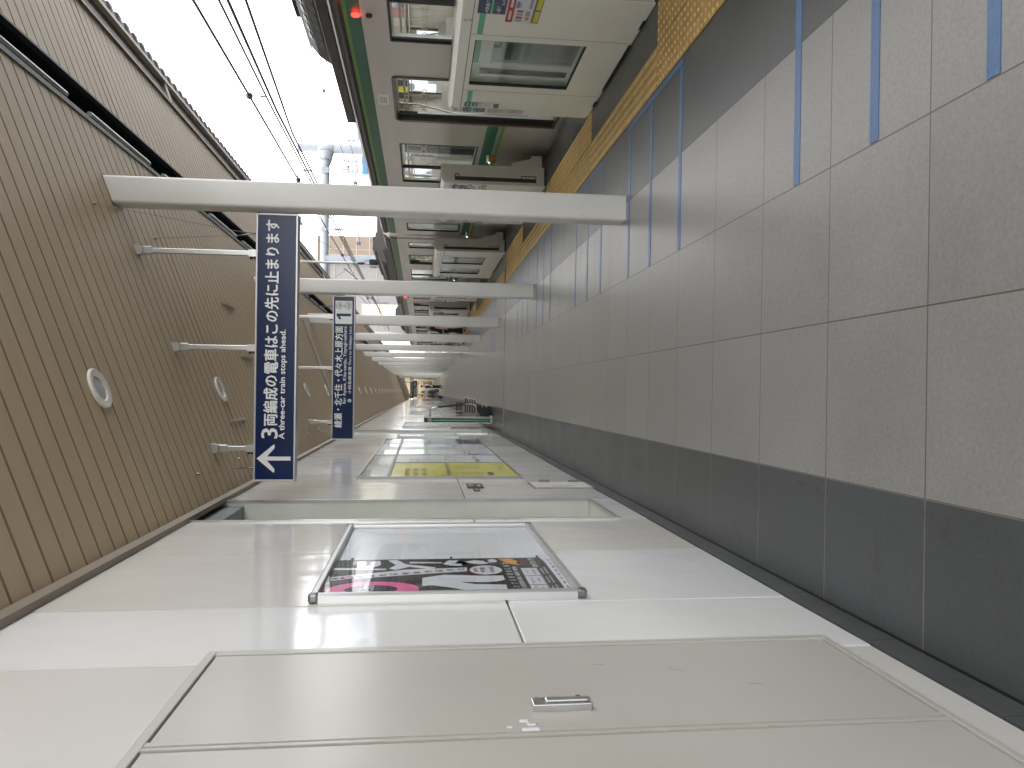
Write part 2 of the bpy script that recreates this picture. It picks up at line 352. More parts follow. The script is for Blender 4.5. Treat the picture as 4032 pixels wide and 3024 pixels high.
# blue queue tapes
def tape(groups,edge):
    b=MB().m('tape_blue'); xl,xr_=.886,2.075; t=.0025
    def strip(x0,x1,ya,yb,h=t):
        b.hexa([(x0,ya,zf(x0)+.0004),(x1,ya,zf(x1)+.0004),(x1,yb,zf(x1)+.0004),(x0,yb,zf(x0)+.0004),(x0,ya,zf(x0)+h),(x1,ya,zf(x1)+h),(x1,yb,zf(x1)+h),(x0,yb,zf(x0)+h)])
    for ya in groups: strip(xl,2.028,ya,ya+.052)
    if edge: strip(2.031,xr_,edge[0],edge[1])
    tag(b.build('queue_line_marking'),kind='structure')
tape((1.965,2.541,3.112),(1.965,3.164)); tape((4.64,5.27,5.835),(4.64,5.887)); tape((6.784,7.35,7.93),(6.784,7.982))
tape((9.54,10.11,10.70),(9.54,10.752)); tape((11.64,12.24,12.84),(11.64,12.892)); tape((16.9,17.45,18.0),(16.9,18.052))

# ================================================================ CANOPY
YC=-3.0
root=thing('platform_canopy','long sloping platform canopy with ribbed brown ceiling over the platform','canopy',(1.5,20,3.9))
b=MB().m('ceiling')
def strip_ceiling(xa,xb):
    P=.1575; g=.007; d=.016
    ks=range(int((YC-2.965)/P)-1,int((118-2.965)/P))
    for k in ks:
        ya=2.965+P*k; yb=ya+P
        gg=g*2.2 if k in (25,75,152,230,310,390) else g
        for n_,(p,q,hp,hq) in enumerate(((ya-gg*.5,ya+gg*.5,d,d),(ya+gg*.5,ya+gg*1.3,d,0),(ya+gg*1.3,yb-gg*1.3,0,0),(yb-gg*1.3,yb-gg*.5,0,d))):
            b.m('ceiling' if n_==2 else 'ceiling_groove').quad((xa,p,zc(xa)+hp),(xa,q,zc(xa)+hq),(xb,q,zc(xb)+hq),(xb,p,zc(xb)+hp))
strip_ceiling(XW,2.0); strip_ceiling(2.30,3.40)
b.build('ceiling_board',root)
b=MB().m('ceiling_edge').extr([(-.80,YC,2.925),(-.767,YC,2.925),(-.767,YC,2.984),(-.80,YC,2.972)],(0,118-YC,0)); b.build('wall_moulding',root)
# service slot with unlit tubes
b=MB().m('black_slot')
z0,z1=zc(2.0),zc(2.3)
b.quad((2.0,YC,z0),(2.0,YC,z0+.25),(2.0,118,z0+.25),(2.0,118,z0)); b.quad((2.3,YC,z1),(2.3,118,z1),(2.3,118,z1+.25),(2.3,YC,z1+.25)); b.quad((2.0,YC,z0+.25),(2.3,YC,z1+.25),(2.3,118,z1+.25),(2.0,118,z0+.25))
b.m('dark_grey').extr([(1.985,YC,zc(1.985)-.012),(2.03,YC,zc(2.03)-.012),(2.03,YC,zc(2.03)+.10),(1.995,YC,zc(1.995)+.06),(1.985,YC,zc(1.985)+.0)],(0,118-YC,0))
b.extr([(2.29,YC,zc(2.29)-.008),(2.31,YC,zc(2.31)-.008),(2.31,YC,zc(2.31)+.0),(2.29,YC,zc(2.29)+.05)],(0,118-YC,0))
b.build('service_slot',root)
# eave channel, fascia and corrugated deck
b=MB().m('ceiling_edge').extr([(3.385,YC,zc(3.385)-.03),(3.43,YC,zc(3.43)-.03),(3.43,YC,zc(3.43)+.08),(3.385,YC,zc(3.385)+.01)],(0,118-YC,0))
b.m('eave_grey').extr([(3.43,YC,zc(3.43)+.05),(3.74,YC,zc(3.74)+.05),(3.74,YC,zc(3.74)+.12),(3.43,YC,zc(3.43)+.12)],(0,118-YC,0))
b.extr([(3.56,YC,zc(3.56)+.03),(3.60,YC,zc(3.60)+.03),(3.60,YC,zc(3.60)+.05),(3.56,YC,zc(3.56)+.05)],(0,118-YC,0))
b.build('eave_channel',root)
b=MB().m('eave_beige').extr([(3.74,YC,zc(3.74)-.02),(3.80,YC,zc(3.80)-.02),(3.80,YC,zc(3.80)+.16),(3.74,YC,zc(3.74)+.16)],(0,118-YC,0))
b.build('fascia',root)
b=MB().m('eave_dark'); yy=YC
while yy<118:
    for (p,q,hp,hq) in ((0,.09,0,0),(.09,.13,0,.07),(.13,.21,.07,.07),(.21,.25,.07,0)):
        xa,xb=3.72,4.13; b.quad((xa,yy+p,zc(xa)+.08+hp),(xa,yy+q,zc(xa)+.08+hq),(xb,yy+q,zc(xb)+.06+hq),(xb,yy+p,zc(xb)+.06+hp))
    yy+=.25
b.m('concrete').hexa([(-1.4,YC,3.3),(4.13,YC,zc(4.13)+.16),(4.13,118,zc(4.13)+.16),(-1.4,118,3.3),(-1.4,YC,3.4),(4.13,YC,zc(4.13)+.2),(4.13,118,zc(4.13)+.2),(-1.4,118,3.4)])
b.build('roof_deck',root)
for k in range(-1,14):
    yy=9.85+5.09*k
    b=MB().m('eave_beige').tube([(3.84,yy+.15,zc(3.84)+.02),(3.42,yy-.1,zc(3.42)-.02)],.018,6); b.build('eave_brace',root)
b=MB().m('alu_light')
b.tube([(3.47,YC,zc(3.47)+.03),(3.47,118,zc(3.47)+.03)],.012,6); b.build('eave_conduit',root)
# cross beam far down the ceiling
b=MB().m('ceiling_edge').extr([(-.8,69.5,zc(-.8)-.22),(3.4,69.5,zc(3.4)-.22),(3.4,69.5,zc(3.4)+.02),(-.8,69.5,zc(-.8)+.02)],(0,1.6,0)); b.build('cross_beam',root)

# slot tubes
mt=thing('tube_lamp','unlit tube lamp in the dark ceiling slot, nearest the camera','ceiling lamp',(2.065,3.49,zc(2.065)),'unlit tube lamps in the ceiling slot')
b=MB().m('tube').tube([(2.075,2.84,zc(2.075)+.005),(2.075,4.14,zc(2.075)+.005)],.022,8); b.build('tube',mt)
b=MB().m('dark_grey').box(2.032,2.055,2.82,4.16,zc(2.04)+.01,zc(2.04)+.06); b.build('fitting',mt)
for k in range(1,26):
    c=copy_tree(mt); c.location=(2.065,3.49+1.70*k,zc(2.065)); c['label']=f'unlit tube lamp in the dark ceiling slot, {ordn[k]} from the camera'

# downlights
dl=thing('round_downlight','round white unlit downlight in the brown ceiling, nearest the camera','ceiling lamp',(0,4.43,zc(0)),'round downlights along the brown ceiling')
nrm=Vector((SL,0,-1)).normalized()
c0=Vector((-.003,4.43,zc(-.003)))
b=MB().m('lamp_ring').lathe(c0+nrm*.002,nrm,[(.112,0),(.112,.012),(.108,.016),(.074,.013),(.069,.006),(.069,.002)],48,False); b.build('ring',dl)
b=MB().m('lamp_lens').lathe(c0+nrm*.003,nrm,[(.068,0),(.068,.003),(.05,.007),(.02,.009)],28); b.build('lens',dl)
b=MB().m('lamp_ring')
for a in range(3):
    th=a*2.09; t1=Vector((1,0,SL)).normalized(); t2=Vector((0,1,0)); p=c0+(t1*math.cos(th)+t2*math.sin(th))*.09+nrm*.017
    b.lathe(p,nrm,[(.006,0),(.006,.003)],8)
b.build('screws',dl)
for k in range(1,26):
    c=copy_tree(dl); c.location=(0,4.43+2.546*k,zc(0)); c['label']=f'round white unlit downlight in the brown ceiling, {ordn[k]} from the camera'
# thin pale ceiling rails
rl=tag(MB().m('eave_beige').box(.885,.905,8.35,8.93,zc(.89)-.016,zc(.89)-.001).build('ceiling_rail'),'rightmost of the three thin pale ceiling rails, toward the pillars','ceiling rail','thin pale rails on the ceiling')
for (x,ya,lab) in ((.345,8.3,'middle one of the three thin pale ceiling rails'),(-.27,6.9,'leftmost of the three thin pale ceiling rails, near the wall')):
    c=rl.copy(); col.objects.link(c); c.location=(x-.895,ya-8.35,(zc(x)-zc(.895))); c['label']=lab
tag(MB().m('alu_light').tube([(1.34,14.91,zc(1.34)-.03),(-.78,14.91,zc(-.78)-.03)],.02,8).build('ceiling_conduit'),'thin grey conduit pipe crossing the ceiling behind the second hanging sign','pipe')

# ================================================================ PILLARS
def rr_section(x0,x1,y0,y1,r,n=4):
    pts=[]
    for (cx,cy,a0) in ((x1-r,y1-r,0),(x0+r,y1-r,90),(x0+r,y0+r,180),(x1-r,y0+r,270)):
        for i in range(n+1):
            a=R(a0+90*i/n); pts.append((cx+r*math.cos(a),cy+r*math.sin(a)))
    return pts
PX0,PX1=1.346,1.548
pr=thing('pillar','white square steel platform pillar nearest the camera, beside the blue arrow sign','pillar',(1.447,6.05,zf(1.447)),'white pillars along the platform')
sec=rr_section(PX0,PX1,5.95,6.15,.022); n=len(sec)
b=MB().m('pillar_white'); bot=[(x,y,zf(x)+.001) for x,y in sec]; top=[(x,y,zc(x)+.004) for x,y in sec]
b.add(bot+top,[(i,(i+1)%n,(i+1)%n+n,i+n) for i in range(n)],True); b.build('post',pr)
b=MB().m('ceiling_edge'); s2=rr_section(PX0-.012,PX1+.012,5.938,6.162,.03)
b.add([(x,y,zc(x)-.006) for x,y in s2]+[(x,y,zc(x)+.002) for x,y in s2],[(i,(i+1)%n,(i+1)%n+n,i+n) for i in range(n)]+[tuple(range(n))[::-1]]); b.build('ceiling_collar',pr)
b=MB().m('black').box(PX1-.012,PX1-.004,5.949-.0015,5.949,.62,.628); b.box(PX0+.03,PX0+.036,5.9478,5.949,.33,.336); b.build('screw_hole',pr)
for k in range(1,16):
    c=copy_tree(pr); c.location=(1.447,6.05+5.09*k,zf(1.447)); c['label']=f'white square steel platform pillar, {ordn[k]} from the camera'

# ================================================================ STATION WALL
wall=thing('station_wall','glossy white panelled station wall along the left edge of the platform','wall',(XW-.1,20,0))
NI=[(4.885,5.77,.30),(14.90,16.0,.30)]      # niches: y0,y1,sill
edges=[-8.08,-7.13,-6.18,-5.23,-4.28,-3.33,-2.38,-1.43,-.48,.47,1.42,2.37,2.97,3.925,4.885,5.77,6.70,7.62,8.57,9.52,10.47,11.42,12.37,13.3,14.2,14.90,16.0]
y=16.0
while y<38: y+=.95; edges.append(y)
b=MB().m('joint').box(-1.12,-.86,Y0,4.885,0,3.25); b.box(-1.12,-.86,5.77,14.90,0,3.25); b.box(-1.12,-.86,16.0,118,0,3.25)
b.m('niche').box(-1.12,-1.08,4.885,5.77,.3,3.25); b.box(-1.12,-1.08,14.9,16.0,.3,3.25)
b.build('backing',wall)
tints=['panel_warm','panel_cool','panel_warm','panel_white']
tt={2.37:'panel_white',1.42:'panel_warm',2.97:'panel_cool',3.925:'panel_warm',5.77:'panel_warm',6.70:'panel_warm',7.62:'panel_cool'}
for i in range(len(edges)-1):
    ya,yb=edges[i],edges[i+1]
    nich=any(abs(ya-q[0])<.01 for q in NI)
    g=.003
    t=tt.get(ya) or tints[(i*7+3)%4]
    t2=t if ya not in (2.97,) else 'panel_warm'
    tilt=random.uniform(-.0012,.0012)
    if nich:
        b=MB().m(t).box(-.86,XW,ya+g,yb-g,.11,.296); b.build('wall_panel',wall); continue
    for (za,zb,t_) in ((.11,1.216,t),(1.224,2.985,t2)):
        bm=bmesh.new(); bmesh.ops.create_cube(bm,size=1)
        for v in bm.verts: v.co=Vector((-.83+v.co.x*.06+(tilt if v.co.y>0 else -tilt)*(v.co.x>0),(ya+yb)/2+v.co.y*(yb-ya-2*g),(za+zb)/2+v.co.z*(zb-za)))
        bmesh.ops.bevel(bm,geom=[e for e in bm.edges if all(v.co.x>-.82 for v in e.verts)],offset=.0035,segments=2,affect='EDGES')
        b=MB().m(t_).frombm(bm); bm.free(); b.build('wall_panel',wall)
# the far stretch of panels
b=MB(); yy=edges[-1]; i=0
while yy<118:
    b.m(tints[(i*5+1)%4]).box(-.86,XW,yy+.004,min(yy+.946,118),.11,2.985); yy+=.95; i+=1
tag(b.build('far_panels',wall),'many narrow white panels receding far down the platform',kind='stuff')
b=MB().m('skirting'); yy=Y0
while yy<118:
    ye=yy+.6; b.hexa([(-.86,yy+.0015,0),(-.792,yy+.0015,0),(-.792,ye-.0015,0),(-.86,ye-.0015,0),(-.86,yy+.0015,.108),(-.794,yy+.0015,.106),(-.794,ye-.0015,.106),(-.86,ye-.0015,.108)]); yy=ye
b.build('skirting',wall)
b=MB().m('black').quad((-.790,Y0,zf(-.79)+.0012),(-.782,Y0,zf(-.79)+.0012),(-.782,118,zf(-.79)+.0012),(-.790,118,zf(-.79)+.0012)); b.build('floor_seam',wall)
# niches
for (ya,yb,zs) in NI:
    b=MB().m('niche')
    b.box(-1.075,-.806,yb-.006,yb-.002,zs+.005,2.98); b.box(-1.075,-.806,ya+.002,ya+.006,zs+.005,2.98); b.box(-1.075,-.806,ya+.001,yb-.001,zs-.003,zs+.004)
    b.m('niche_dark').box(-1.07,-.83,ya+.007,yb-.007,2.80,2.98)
    b.build('niche_lining',wall)
    b=MB().m('alu').box(-.805,-.788,ya-.012,ya+.012,zs-.012,2.98); b.box(-.805,-.788,yb-.012,yb+.012,zs-.012,2.98); b.box(-.805,-.788,ya+.012,yb-.012,zs-.012,zs+.012)
    b.build('niche_frame',wall)

# ---- twin-leaf cabinet nearest
cb=thing('equipment_cabinet','beige steel double-door cabinet set in the wall at the near left','cabinet',(-.8,1.8,.24))
b=MB().m('cabinet')
X=-.784
for (ya,yb,za,zb) in ((1.16,2.441,2.152,2.178),(1.16,2.441,.234,.258),(2.406,2.441,.258,2.152),(1.16,1.19,.258,2.152)): b.bbox(-.80,X,ya,yb,za,zb,.003)
b.box(-.80,X-.001,1.784,1.796,.258,2.152); b.box(-.80,X-.001,1.806,1.824,.258,2.152); b.box(-.80,X-.005,1.795,1.807,.258,2.152)
b.build('frame',cb)
for (ya,yb) in ((1.829,2.401),(1.195,1.779)):
    d=MB().m('cabinet').bbox(-.80,X-.004,ya,yb,.263,2.147,.0025).build('door',cb)
    b=MB().m('cabinet_line').box(-.80,-.7975,ya-.005,yb+.005,.258,2.152); b.build('seal',d)
    if ya>1.8:
        h=MB().m('alu').bbox(-.80,-.770,1.918,1.966,1.122,1.272,.003); h.m('black').box(-.771,-.7695,1.950,1.9515,1.13,1.245)
        h.m('alu').bbox(-.7705,-.762,1.925,1.948,1.13,1.24,.004); h.m('steel').lathe((-.7695,1.957,1.152),(1,0,0),[(.007,0),(.007,.003)],12); h.m('black').box(-.7665,-.766,1.953,1.961,1.151,1.1535)
        h.build('handle',d)
for (m_,ya,yb,za,zb,dx) in (('paper',1.862,1.876,1.292,1.312,.004),('paper',1.842,1.864,1.276,1.296,.004),('board_tan',1.85,1.866,1.27,1.292,.0034),('paper',1.8305,1.842,1.333,1.346,.004),('paper',1.8262,1.8285,1.31,1.325,.0045),('paper',1.806,1.822,1.272,1.312,.001)):
    MB().m(m_).box(X-dx,X-dx+.0009,ya,yb,za,zb).build('sticker_scrap',cb)
for (ya,za,yb,zb) in ((2.16,.80,2.19,.845),(2.235,1.02,2.238,1.05),(2.05,.62,2.055,.66)):
    MB().m('cabinet_line').quad((X-.0036,ya,za),(X-.0036,ya+.0025,za),(X-.0036,yb+.0025,zb),(X-.0036,yb,zb)).build('scratch',cb)
# ---- poster frame
fr=thing('poster_frame','silver-framed wide poster case on the near left wall, its right half empty','poster frame',(-.8,3.8,.905))
FY0,FY1,FZ0,FZ1=3.0,4.59,.905,1.968
b=MB().m('paper').box(-.80,-.792,FY0+.02,FY1-.02,FZ0+.02,FZ1-.02); b.build('backing_board',fr)
prof=[(-.80,0),(-.772,.004),(-.764,.012),(-.764,.030),(-.768,.034),(-.78,.036),(-.80,.036)]
b=MB().m('alu_light')
def framebar(ax,a0,a1,fix,sgn):
    vs=[]
    for a in (a0,a1):
        for (x,t) in prof: vs.append((x,fix+sgn*t,a) if ax=='z' else (x,a,fix+sgn*t))
    n=len(prof); b.add(vs,[(i,(i+1)%n,(i+1)%n+n,i+n) for i in range(n)]+[tuple(range(n)),tuple(range(n,2*n))[::-1]])
framebar('z',FZ0+.036,FZ1-.036,FY0,1); framebar('z',FZ0+.036,FZ1-.036,FY1,-1); framebar('y',FY0+.036,FY1-.036,FZ0,1); framebar('y',FY0+.036,FY1-.036,FZ1,-1)
b.build('frame',fr)
for yy in (FY0,FY1-.037):
    for zz in (FZ0,FZ1-.037): MB().m('steel_dark').bbox(-.80,-.762,yy-.001,yy+.038,zz-.001,zz+.038,.010).build('corner_cap',fr)
b=MB().m('acrylic').sheet(-.7765,FY0+.03,FY1-.03,FZ0+.03,FZ1-.03); b.build('cover_sheet',fr)

# ---- film contest poster (flat artwork)
po=thing('film_poster','black and pink contest poster in the left half of the wall case','poster',(-.79,3.4,.935))
X=-.7905
b=MB().m('poster_black').box(-.7915,X,3.034,3.722,.938,1.936); b.build('sheet',po)
def ply(pts,dx): return [(X+dx,p[0],p[1]) for p in pts]
def shape(b,m,pts,dx): b.m(m).poly(ply(pts,dx))
b=MB()
def ringpts(cy,cz,ry,rz,n=48,a0=0,a1=360): return [(cy+ry*math.cos(R(a0+(a1-a0)*i/n)),cz+rz*math.sin(R(a0+(a1-a0)*i/n))) for i in range(n+1)]
o_=ringpts(3.165,1.737,.128,.182); i_=ringpts(3.165,1.745,.066,.105)
b.m('pink')
for i in range(48):
    if 1: b.poly(ply([o_[i],o_[i+1],i_[i+1],i_[i]],.0006))
b.m('poster_white').poly(ply([(3.05,1.93),(3.075,1.93),(3.055,1.8)],.0009))
b.text('13th',(X+.0012,3.135,1.735),UY,UZ,w=.10,h=.058,bold=.02)
shape(b,'poster_white',[(3.345,1.542),(3.396,1.451),(3.380,1.36),(3.368,1.305),(3.366,1.25),(3.364,1.196),(3.286,1.195),(3.262,1.23),(3.250,1.282),(3.256,1.33),(3.266,1.387)],.0006)
shape(b,'poster_white',[(3.345,1.542),(3.266,1.387),(3.236,1.35),(3.220,1.322),(3.214,1.26),(3.203,1.199),(3.105,1.203),(3.121,1.369),(3.142,1.389),(3.18,1.44),(3.215,1.498),(3.208,1.543)],.0006)
shape(b,'poster_white',[(3.142,1.340),(3.105,1.203),(3.09,1.258),(3.044,1.34),(3.038,1.544),(3.06,1.54),(3.086,1.503),(3.114,1.425),(3.121,1.369)],.0007)
shape(b,'poster_white',[(3.529,1.343),(3.453,1.346),(3.399,1.61),(3.322,1.921),(3.385,1.926),(3.505,1.612)],.0007)
# banner characters run down the slanted strip
for i,ch in enumerate('熱意あふれる映像作品求む'):
    t=i/11.0; yc=3.352+(3.492-3.352)*t; z_=1.905-(1.905-1.372)*t
    if i==1:
        b.m('crimson').poly(ply(ringpts(yc,z_+.0,.030,.030,20),.0010)); b.m('poster_white')
    else: b.m('ink')
    b.text(ch,(X+.0014,yc-.017,z_-.016),UY,UZ,w=.036,h=.032,bold=.01)
# big title characters, cropped by the sheet
b.m('poster_white')
for ch,(yc,zz,w_,h_) in zip('ぴキャか',((3.61,1.84,.15,.13),(3.62,1.66,.15,.15),(3.62,1.43,.13,.15),(3.625,1.20,.12,.14))):
    pass
big=[[(3.52,1.93),(3.56,1.93),(3.55,1.83),(3.69,1.84),(3.69,1.80),(3.54,1.79),(3.53,1.70),(3.50,1.70)],
 [(3.50,1.66),(3.53,1.69),(3.60,1.66),(3.70,1.70),(3.71,1.66),(3.62,1.62),(3.61,1.61),(3.54,1.48),(3.50,1.50),(3.56,1.60)],
 [(3.606,1.449),(3.568,1.407),(3.565,1.362),(3.60,1.362),(3.646,1.351),(3.679,1.30),(3.66,1.258),(3.63,1.25),(3.60,1.24),(3.589,1.274),(3.61,1.32),(3.605,1.40),(3.68,1.37),(3.68,1.42)],
 [(3.623,1.251),(3.625,1.200),(3.667,1.194),(3.70,1.21),(3.68,1.24),(3.65,1.23)],
 [(3.662,1.60),(3.642,1.449),(3.625,1.455),(3.630,1.60)],
 [(3.56,1.80),(3.62,1.77),(3.66,1.78),(3.70,1.74),(3.66,1.73),(3.60,1.73),(3.55,1.76)]]
for q in big: b.poly(ply(q,.0006))
# dated badge
bp=[]
for i in range(72):
    rr=1.0 if i%2 else .93; bp.append((3.474+.092*rr*math.cos(2*math.pi*i/72),1.262+.074*rr*math.sin(2*math.pi*i/72)))
b.poly(ply(bp,.0008))
b.m('red_flat').poly(ply([(3.435,1.300),(3.513,1.300),(3.513,1.316),(3.435,1.316)],.0011)); b.m('poster_white').text('応募期間',(X+.0014,3.438,1.303),UY,UZ,w=.072,h=.010)
b.m('ink').text('9/1(金)',(X+.0012,3.425,1.262),UY,UZ,w=.098,h=.028,bold=.01); b.text('~1/31(水)',(X+.0012,3.412,1.220),UY,UZ,w=.122,h=.028,bold=.01)
# lower band
b.m('poster_white')
for i,ch in enumerate('グランプリ受賞者に副賞'):
    b.text(ch,(X+.0008,3.048+i*.054,1.150),UY,UZ,w=.024,h=.027,bold=.02)
b.m('crimson').text('最優秀賞',(X+.0008,3.045,1.118),UY,UZ,w=.10,h=.024,bold=.02); b.m('poster_white').text('(注目度の高い最後で放映)',(X+.0008,3.150,1.118),UY,UZ,w=.38,h=.024,bold=.02)
b.m('orange').poly(ply([(3.56,1.094),(3.58,1.13),(3.60,1.15),(3.66,1.175),(3.70,1.185),(3.71,1.15),(3.69,1.12),(3.64,1.10),(3.60,1.112)],.0008))
b.m('crimson').text('ワン',(X+.0012,3.57,1.062),UY,UZ,w=.10,h=.028,bold=.02)
b.m('poster_white').text('CMグランプリ',(X+.0010,3.515,1.018),UY,UZ,w=.19,h=.030,bold=.03)
for (ya,yb) in ((3.052,3.19),(3.198,3.345),(3.353,3.498)):
    b.m('poster_white').poly(ply([(ya,1.030),(yb,1.030),(yb,1.104),(ya,1.104)],.0008)); b.m('ink')
    b.poly(ply([(ya+.003,1.033),(yb-.003,1.033),(yb-.003,1.035),(ya+.003,1.035)],.0011))
b.text('どなたでも',(X+.0012,3.065,1.074),UY,UZ,w=.11,h=.016); b.text('応募可!',(X+.0012,3.075,1.046),UY,UZ,w=.08,h=.016)
b.text('作品をCMに!',(X+.0012,3.215,1.074),UY,UZ,w=.11,h=.014); b.text('15秒',(X+.0012,3.245,1.046),UY,UZ,w=.06,h=.014)
b.text('テーマ',(X+.0012,3.39,1.074),UY,UZ,w=.07,h=.014); b.text('自由部門',(X+.0012,3.375,1.046),UY,UZ,w=.10,h=.014)
b.m('poster_white').poly(ply([(3.034,.9385),(3.7215,.9385),(3.7215,.985),(3.60,.975),(3.034,.968)],.0007))
b.m('ink'); 
for i in range(9): b.m(['ink_grey','line_blue','crimson','ink_grey'][i%4]).poly(ply([(3.06+i*.072,.947),(3.105+i*.072,.947),(3.105+i*.072,.957),(3.06+i*.072,.957)],.001))
for r_ in range(3):
    b.m('ink_grey').poly(ply([(3.06+r_*.16,.992),(3.19+r_*.16,.992),(3.19+r_*.16,1.0),(3.06+r_*.16,1.0)],.0009)); b.poly(ply([(3.06+r_*.16,1.010),(3.17+r_*.16,1.010),(3.17+r_*.16,1.018),(3.06+r_*.16,1.018)],.0009))
b.build('artwork',po)
b=MB().m('steel_dark')
for zz in (1.86,1.40,.99): b.box(-.79,-.782,3.724,3.730,zz,zz+.012)
b.build('clip',po)

# ---- timetable board
bd=thing('notice_board','long glazed board of timetables and maps with a yellow sheet, left wall','notice board',(-.8,10,.62))
b=MB().m('steel_dark').box(-.80,-.775,7.18,7.205,.62,2.13); b.box(-.80,-.775,12.93,12.955,.62,2.13); b.box(-.80,-.775,7.205,12.93,.62,.64); b.box(-.80,-.775,7.205,12.93,2.11,2.13); b.box(-.80,-.772,7.205,12.93,1.835,1.862)
b.build('frame',bd)
b=MB().m('steel_dark')
for yy in (8.67,9.70,11.70): b.box(-.80,-.777,yy-.012,yy+.012,.64,1.835)
for yy in (9.69,11.74): b.box(-.80,-.777,yy-.012,yy+.012,1.862,2.11)
b.build('mullion',bd)
X=-.785
def rect(b,m,ya,yb,za,zb,dx=0): b.m(m).quad((X+dx,ya,za),(X+dx,yb,za),(X+dx,yb,zb),(X+dx,ya,zb))
def lines(b,m,ya,yb,zt,n,dz,h,dx=.0015,jag=.3):
    for i in range(n): rect(b,m,ya,yb-random.random()*jag*(yb-ya),zt-i*dz-h,zt-i*dz,dx)
s=MB(); rect(s,'yellow_board',7.205,8.658,.64,1.835); rect(s,'olive_ink',7.38,8.54,1.262,1.30,.001)
rect(s,'ink',7.38,7.67,.855,.91,.001)
for i in range(3):
    for j in range(2): rect(s,'olive_ink',7.40+j*.42,7.62+j*.42,1.50+i*.08,1.54+i*.08,.001)
for i in range(9): rect(s,'olive_ink',7.48,7.66,1.205-i*.032,1.220-i*.032,.001); rect(s,'olive_ink',8.0,8.42-.15*random.random(),1.205-i*.032,1.214-i*.032,.001)
for i in range(4): rect(s,'olive_ink',7.8+.17*i,7.9+.17*i,.70+.04*(i%2),.73+.04*(i%2),.001)
for q in (1.70,1.62): rect(s,'olive_ink',7.5,7.9,q,q+.008,.001)
for zq in (1.6,1.43,1.06): rect(s,'poster_white',7.21,7.30,zq,zq+.08,.001)
s.build('yellow_timetable',bd)
s=MB(); rect(s,'paper',8.682,9.688,.64,1.835); 
rect(s,'pale_green',8.72,9.62,1.250,1.275,.001); rect(s,'navy_flat',8.86,9.12,.885,.93,.001); rect(s,'ink_grey',8.72,8.9,.86,.90,.001); rect(s,'olive_ink',9.2,9.5,.90,.945,.001)
lines(s,'ink_grey',8.8,9.5,1.62,7,.035,.006); lines(s,'ink_grey',8.9,9.4,1.15,2,.03,.006)
s.build('station_map',bd)
s=MB(); rect(s,'paper',9.712,11.688,.64,1.835); rect(s,'pale_green',9.75,11.65,1.452,1.496,.001); rect(s,'steel_dark',9.712,11.688,1.085,1.10,.001)
lines(s,'ink_grey',9.9,11.5,1.42,9,.03,.008); lines(s,'ink_grey',9.9,11.5,1.76,4,.05,.006); rect(s,'red_flat',10.0,10.3,.98,1.01,.001); rect(s,'red_flat',9.9,10.1,.93,.96,.001); rect(s,'navy_flat',9.75,9.95,.84,.96,.001)
for i in range(4): rect(s,'line_blue',9.8,10.4,.70+i*.04,.72+i*.04,.001)
lines(s,'ink_grey',10.5,11.6,.98,8,.035,.01)
s.build('route_timetable',bd)
s=MB(); rect(s,'map_blue',11.712,12.93,.99,1.835); rect(s,'navy_flat',11.712,12.93,.64,.985); s.build('area_map',bd)
s=MB(); rect(s,'header_grey',7.205,9.678,1.862,2.11); rect(s,'header_grey',11.752,12.93,1.862,2.11); s.build('header_panel',bd)
s=MB(); rect(s,'paper',9.702,11.728,1.862,2.11); lines(s,'ink_grey',10.0,11.3,2.05,4,.04,.014); s.build('header_notice',bd)
b=MB().m('acrylic').sheet(-.778,7.21,12.925,.645,2.105); b.build('cover_sheet',bd)

# ---- small wall things
h=thing('wall_hatch','small white hatch door low on the left wall before the notice board','hatch',(-.8,6.66,.09))
MB().m('white_paint').bbox(-.80,-.79,6.47,6.855,.115,.60,.003).build('door',h)
b=MB().m('steel_dark')
for (ya,yb,za,zb) in ((6.455,6.468,.10,.615),(6.858,6.871,.10,.615),(6.468,6.858,.602,.615),(6.468,6.858,.10,.113)): b.box(-.80,-.792,ya,yb,za,zb)
b.build('frame',h)
for zz in (.16,.42): MB().m('steel_dark').bbox(-.79,-.772,6.84,6.90,zz,zz+.09,.003).build('hinge',h)
MB().m('ink').box(-.79,-.7893,6.56,6.575,.28,.44).build('slot',h)
h=thing('switch_plate','grey blue label plate on the left wall above the white hatch','wall plate',(-.8,6.63,1.1))
MB().m('dark_grey').box(-.80,-.792,6.49,6.77,1.03,1.165).build('plate',h)
b=MB().m('olive_ink').box(-.792,-.791,6.55,6.68,1.05,1.09); b.m('sticker_yellow').box(-.7912,-.7906,6.56,6.66,1.055,1.075); b.m('ink_grey').box(-.792,-.791,6.6,6.7,1.11,1.15); b.build('marking',h)
h=thing('small_label_plate','small black label plate on the left wall beside the grey blue plate','wall plate',(-.8,6.37,1.1))
MB().m('ink').box(-.80,-.793,6.30,6.44,1.075,1.125).build('plate',h)
b=MB().m('ink_grey').box(-.793,-.7922,6.32,6.36,1.09,1.11); b.box(-.793,-.7922,6.38,6.42,1.09,1.11); b.build('marking',h)

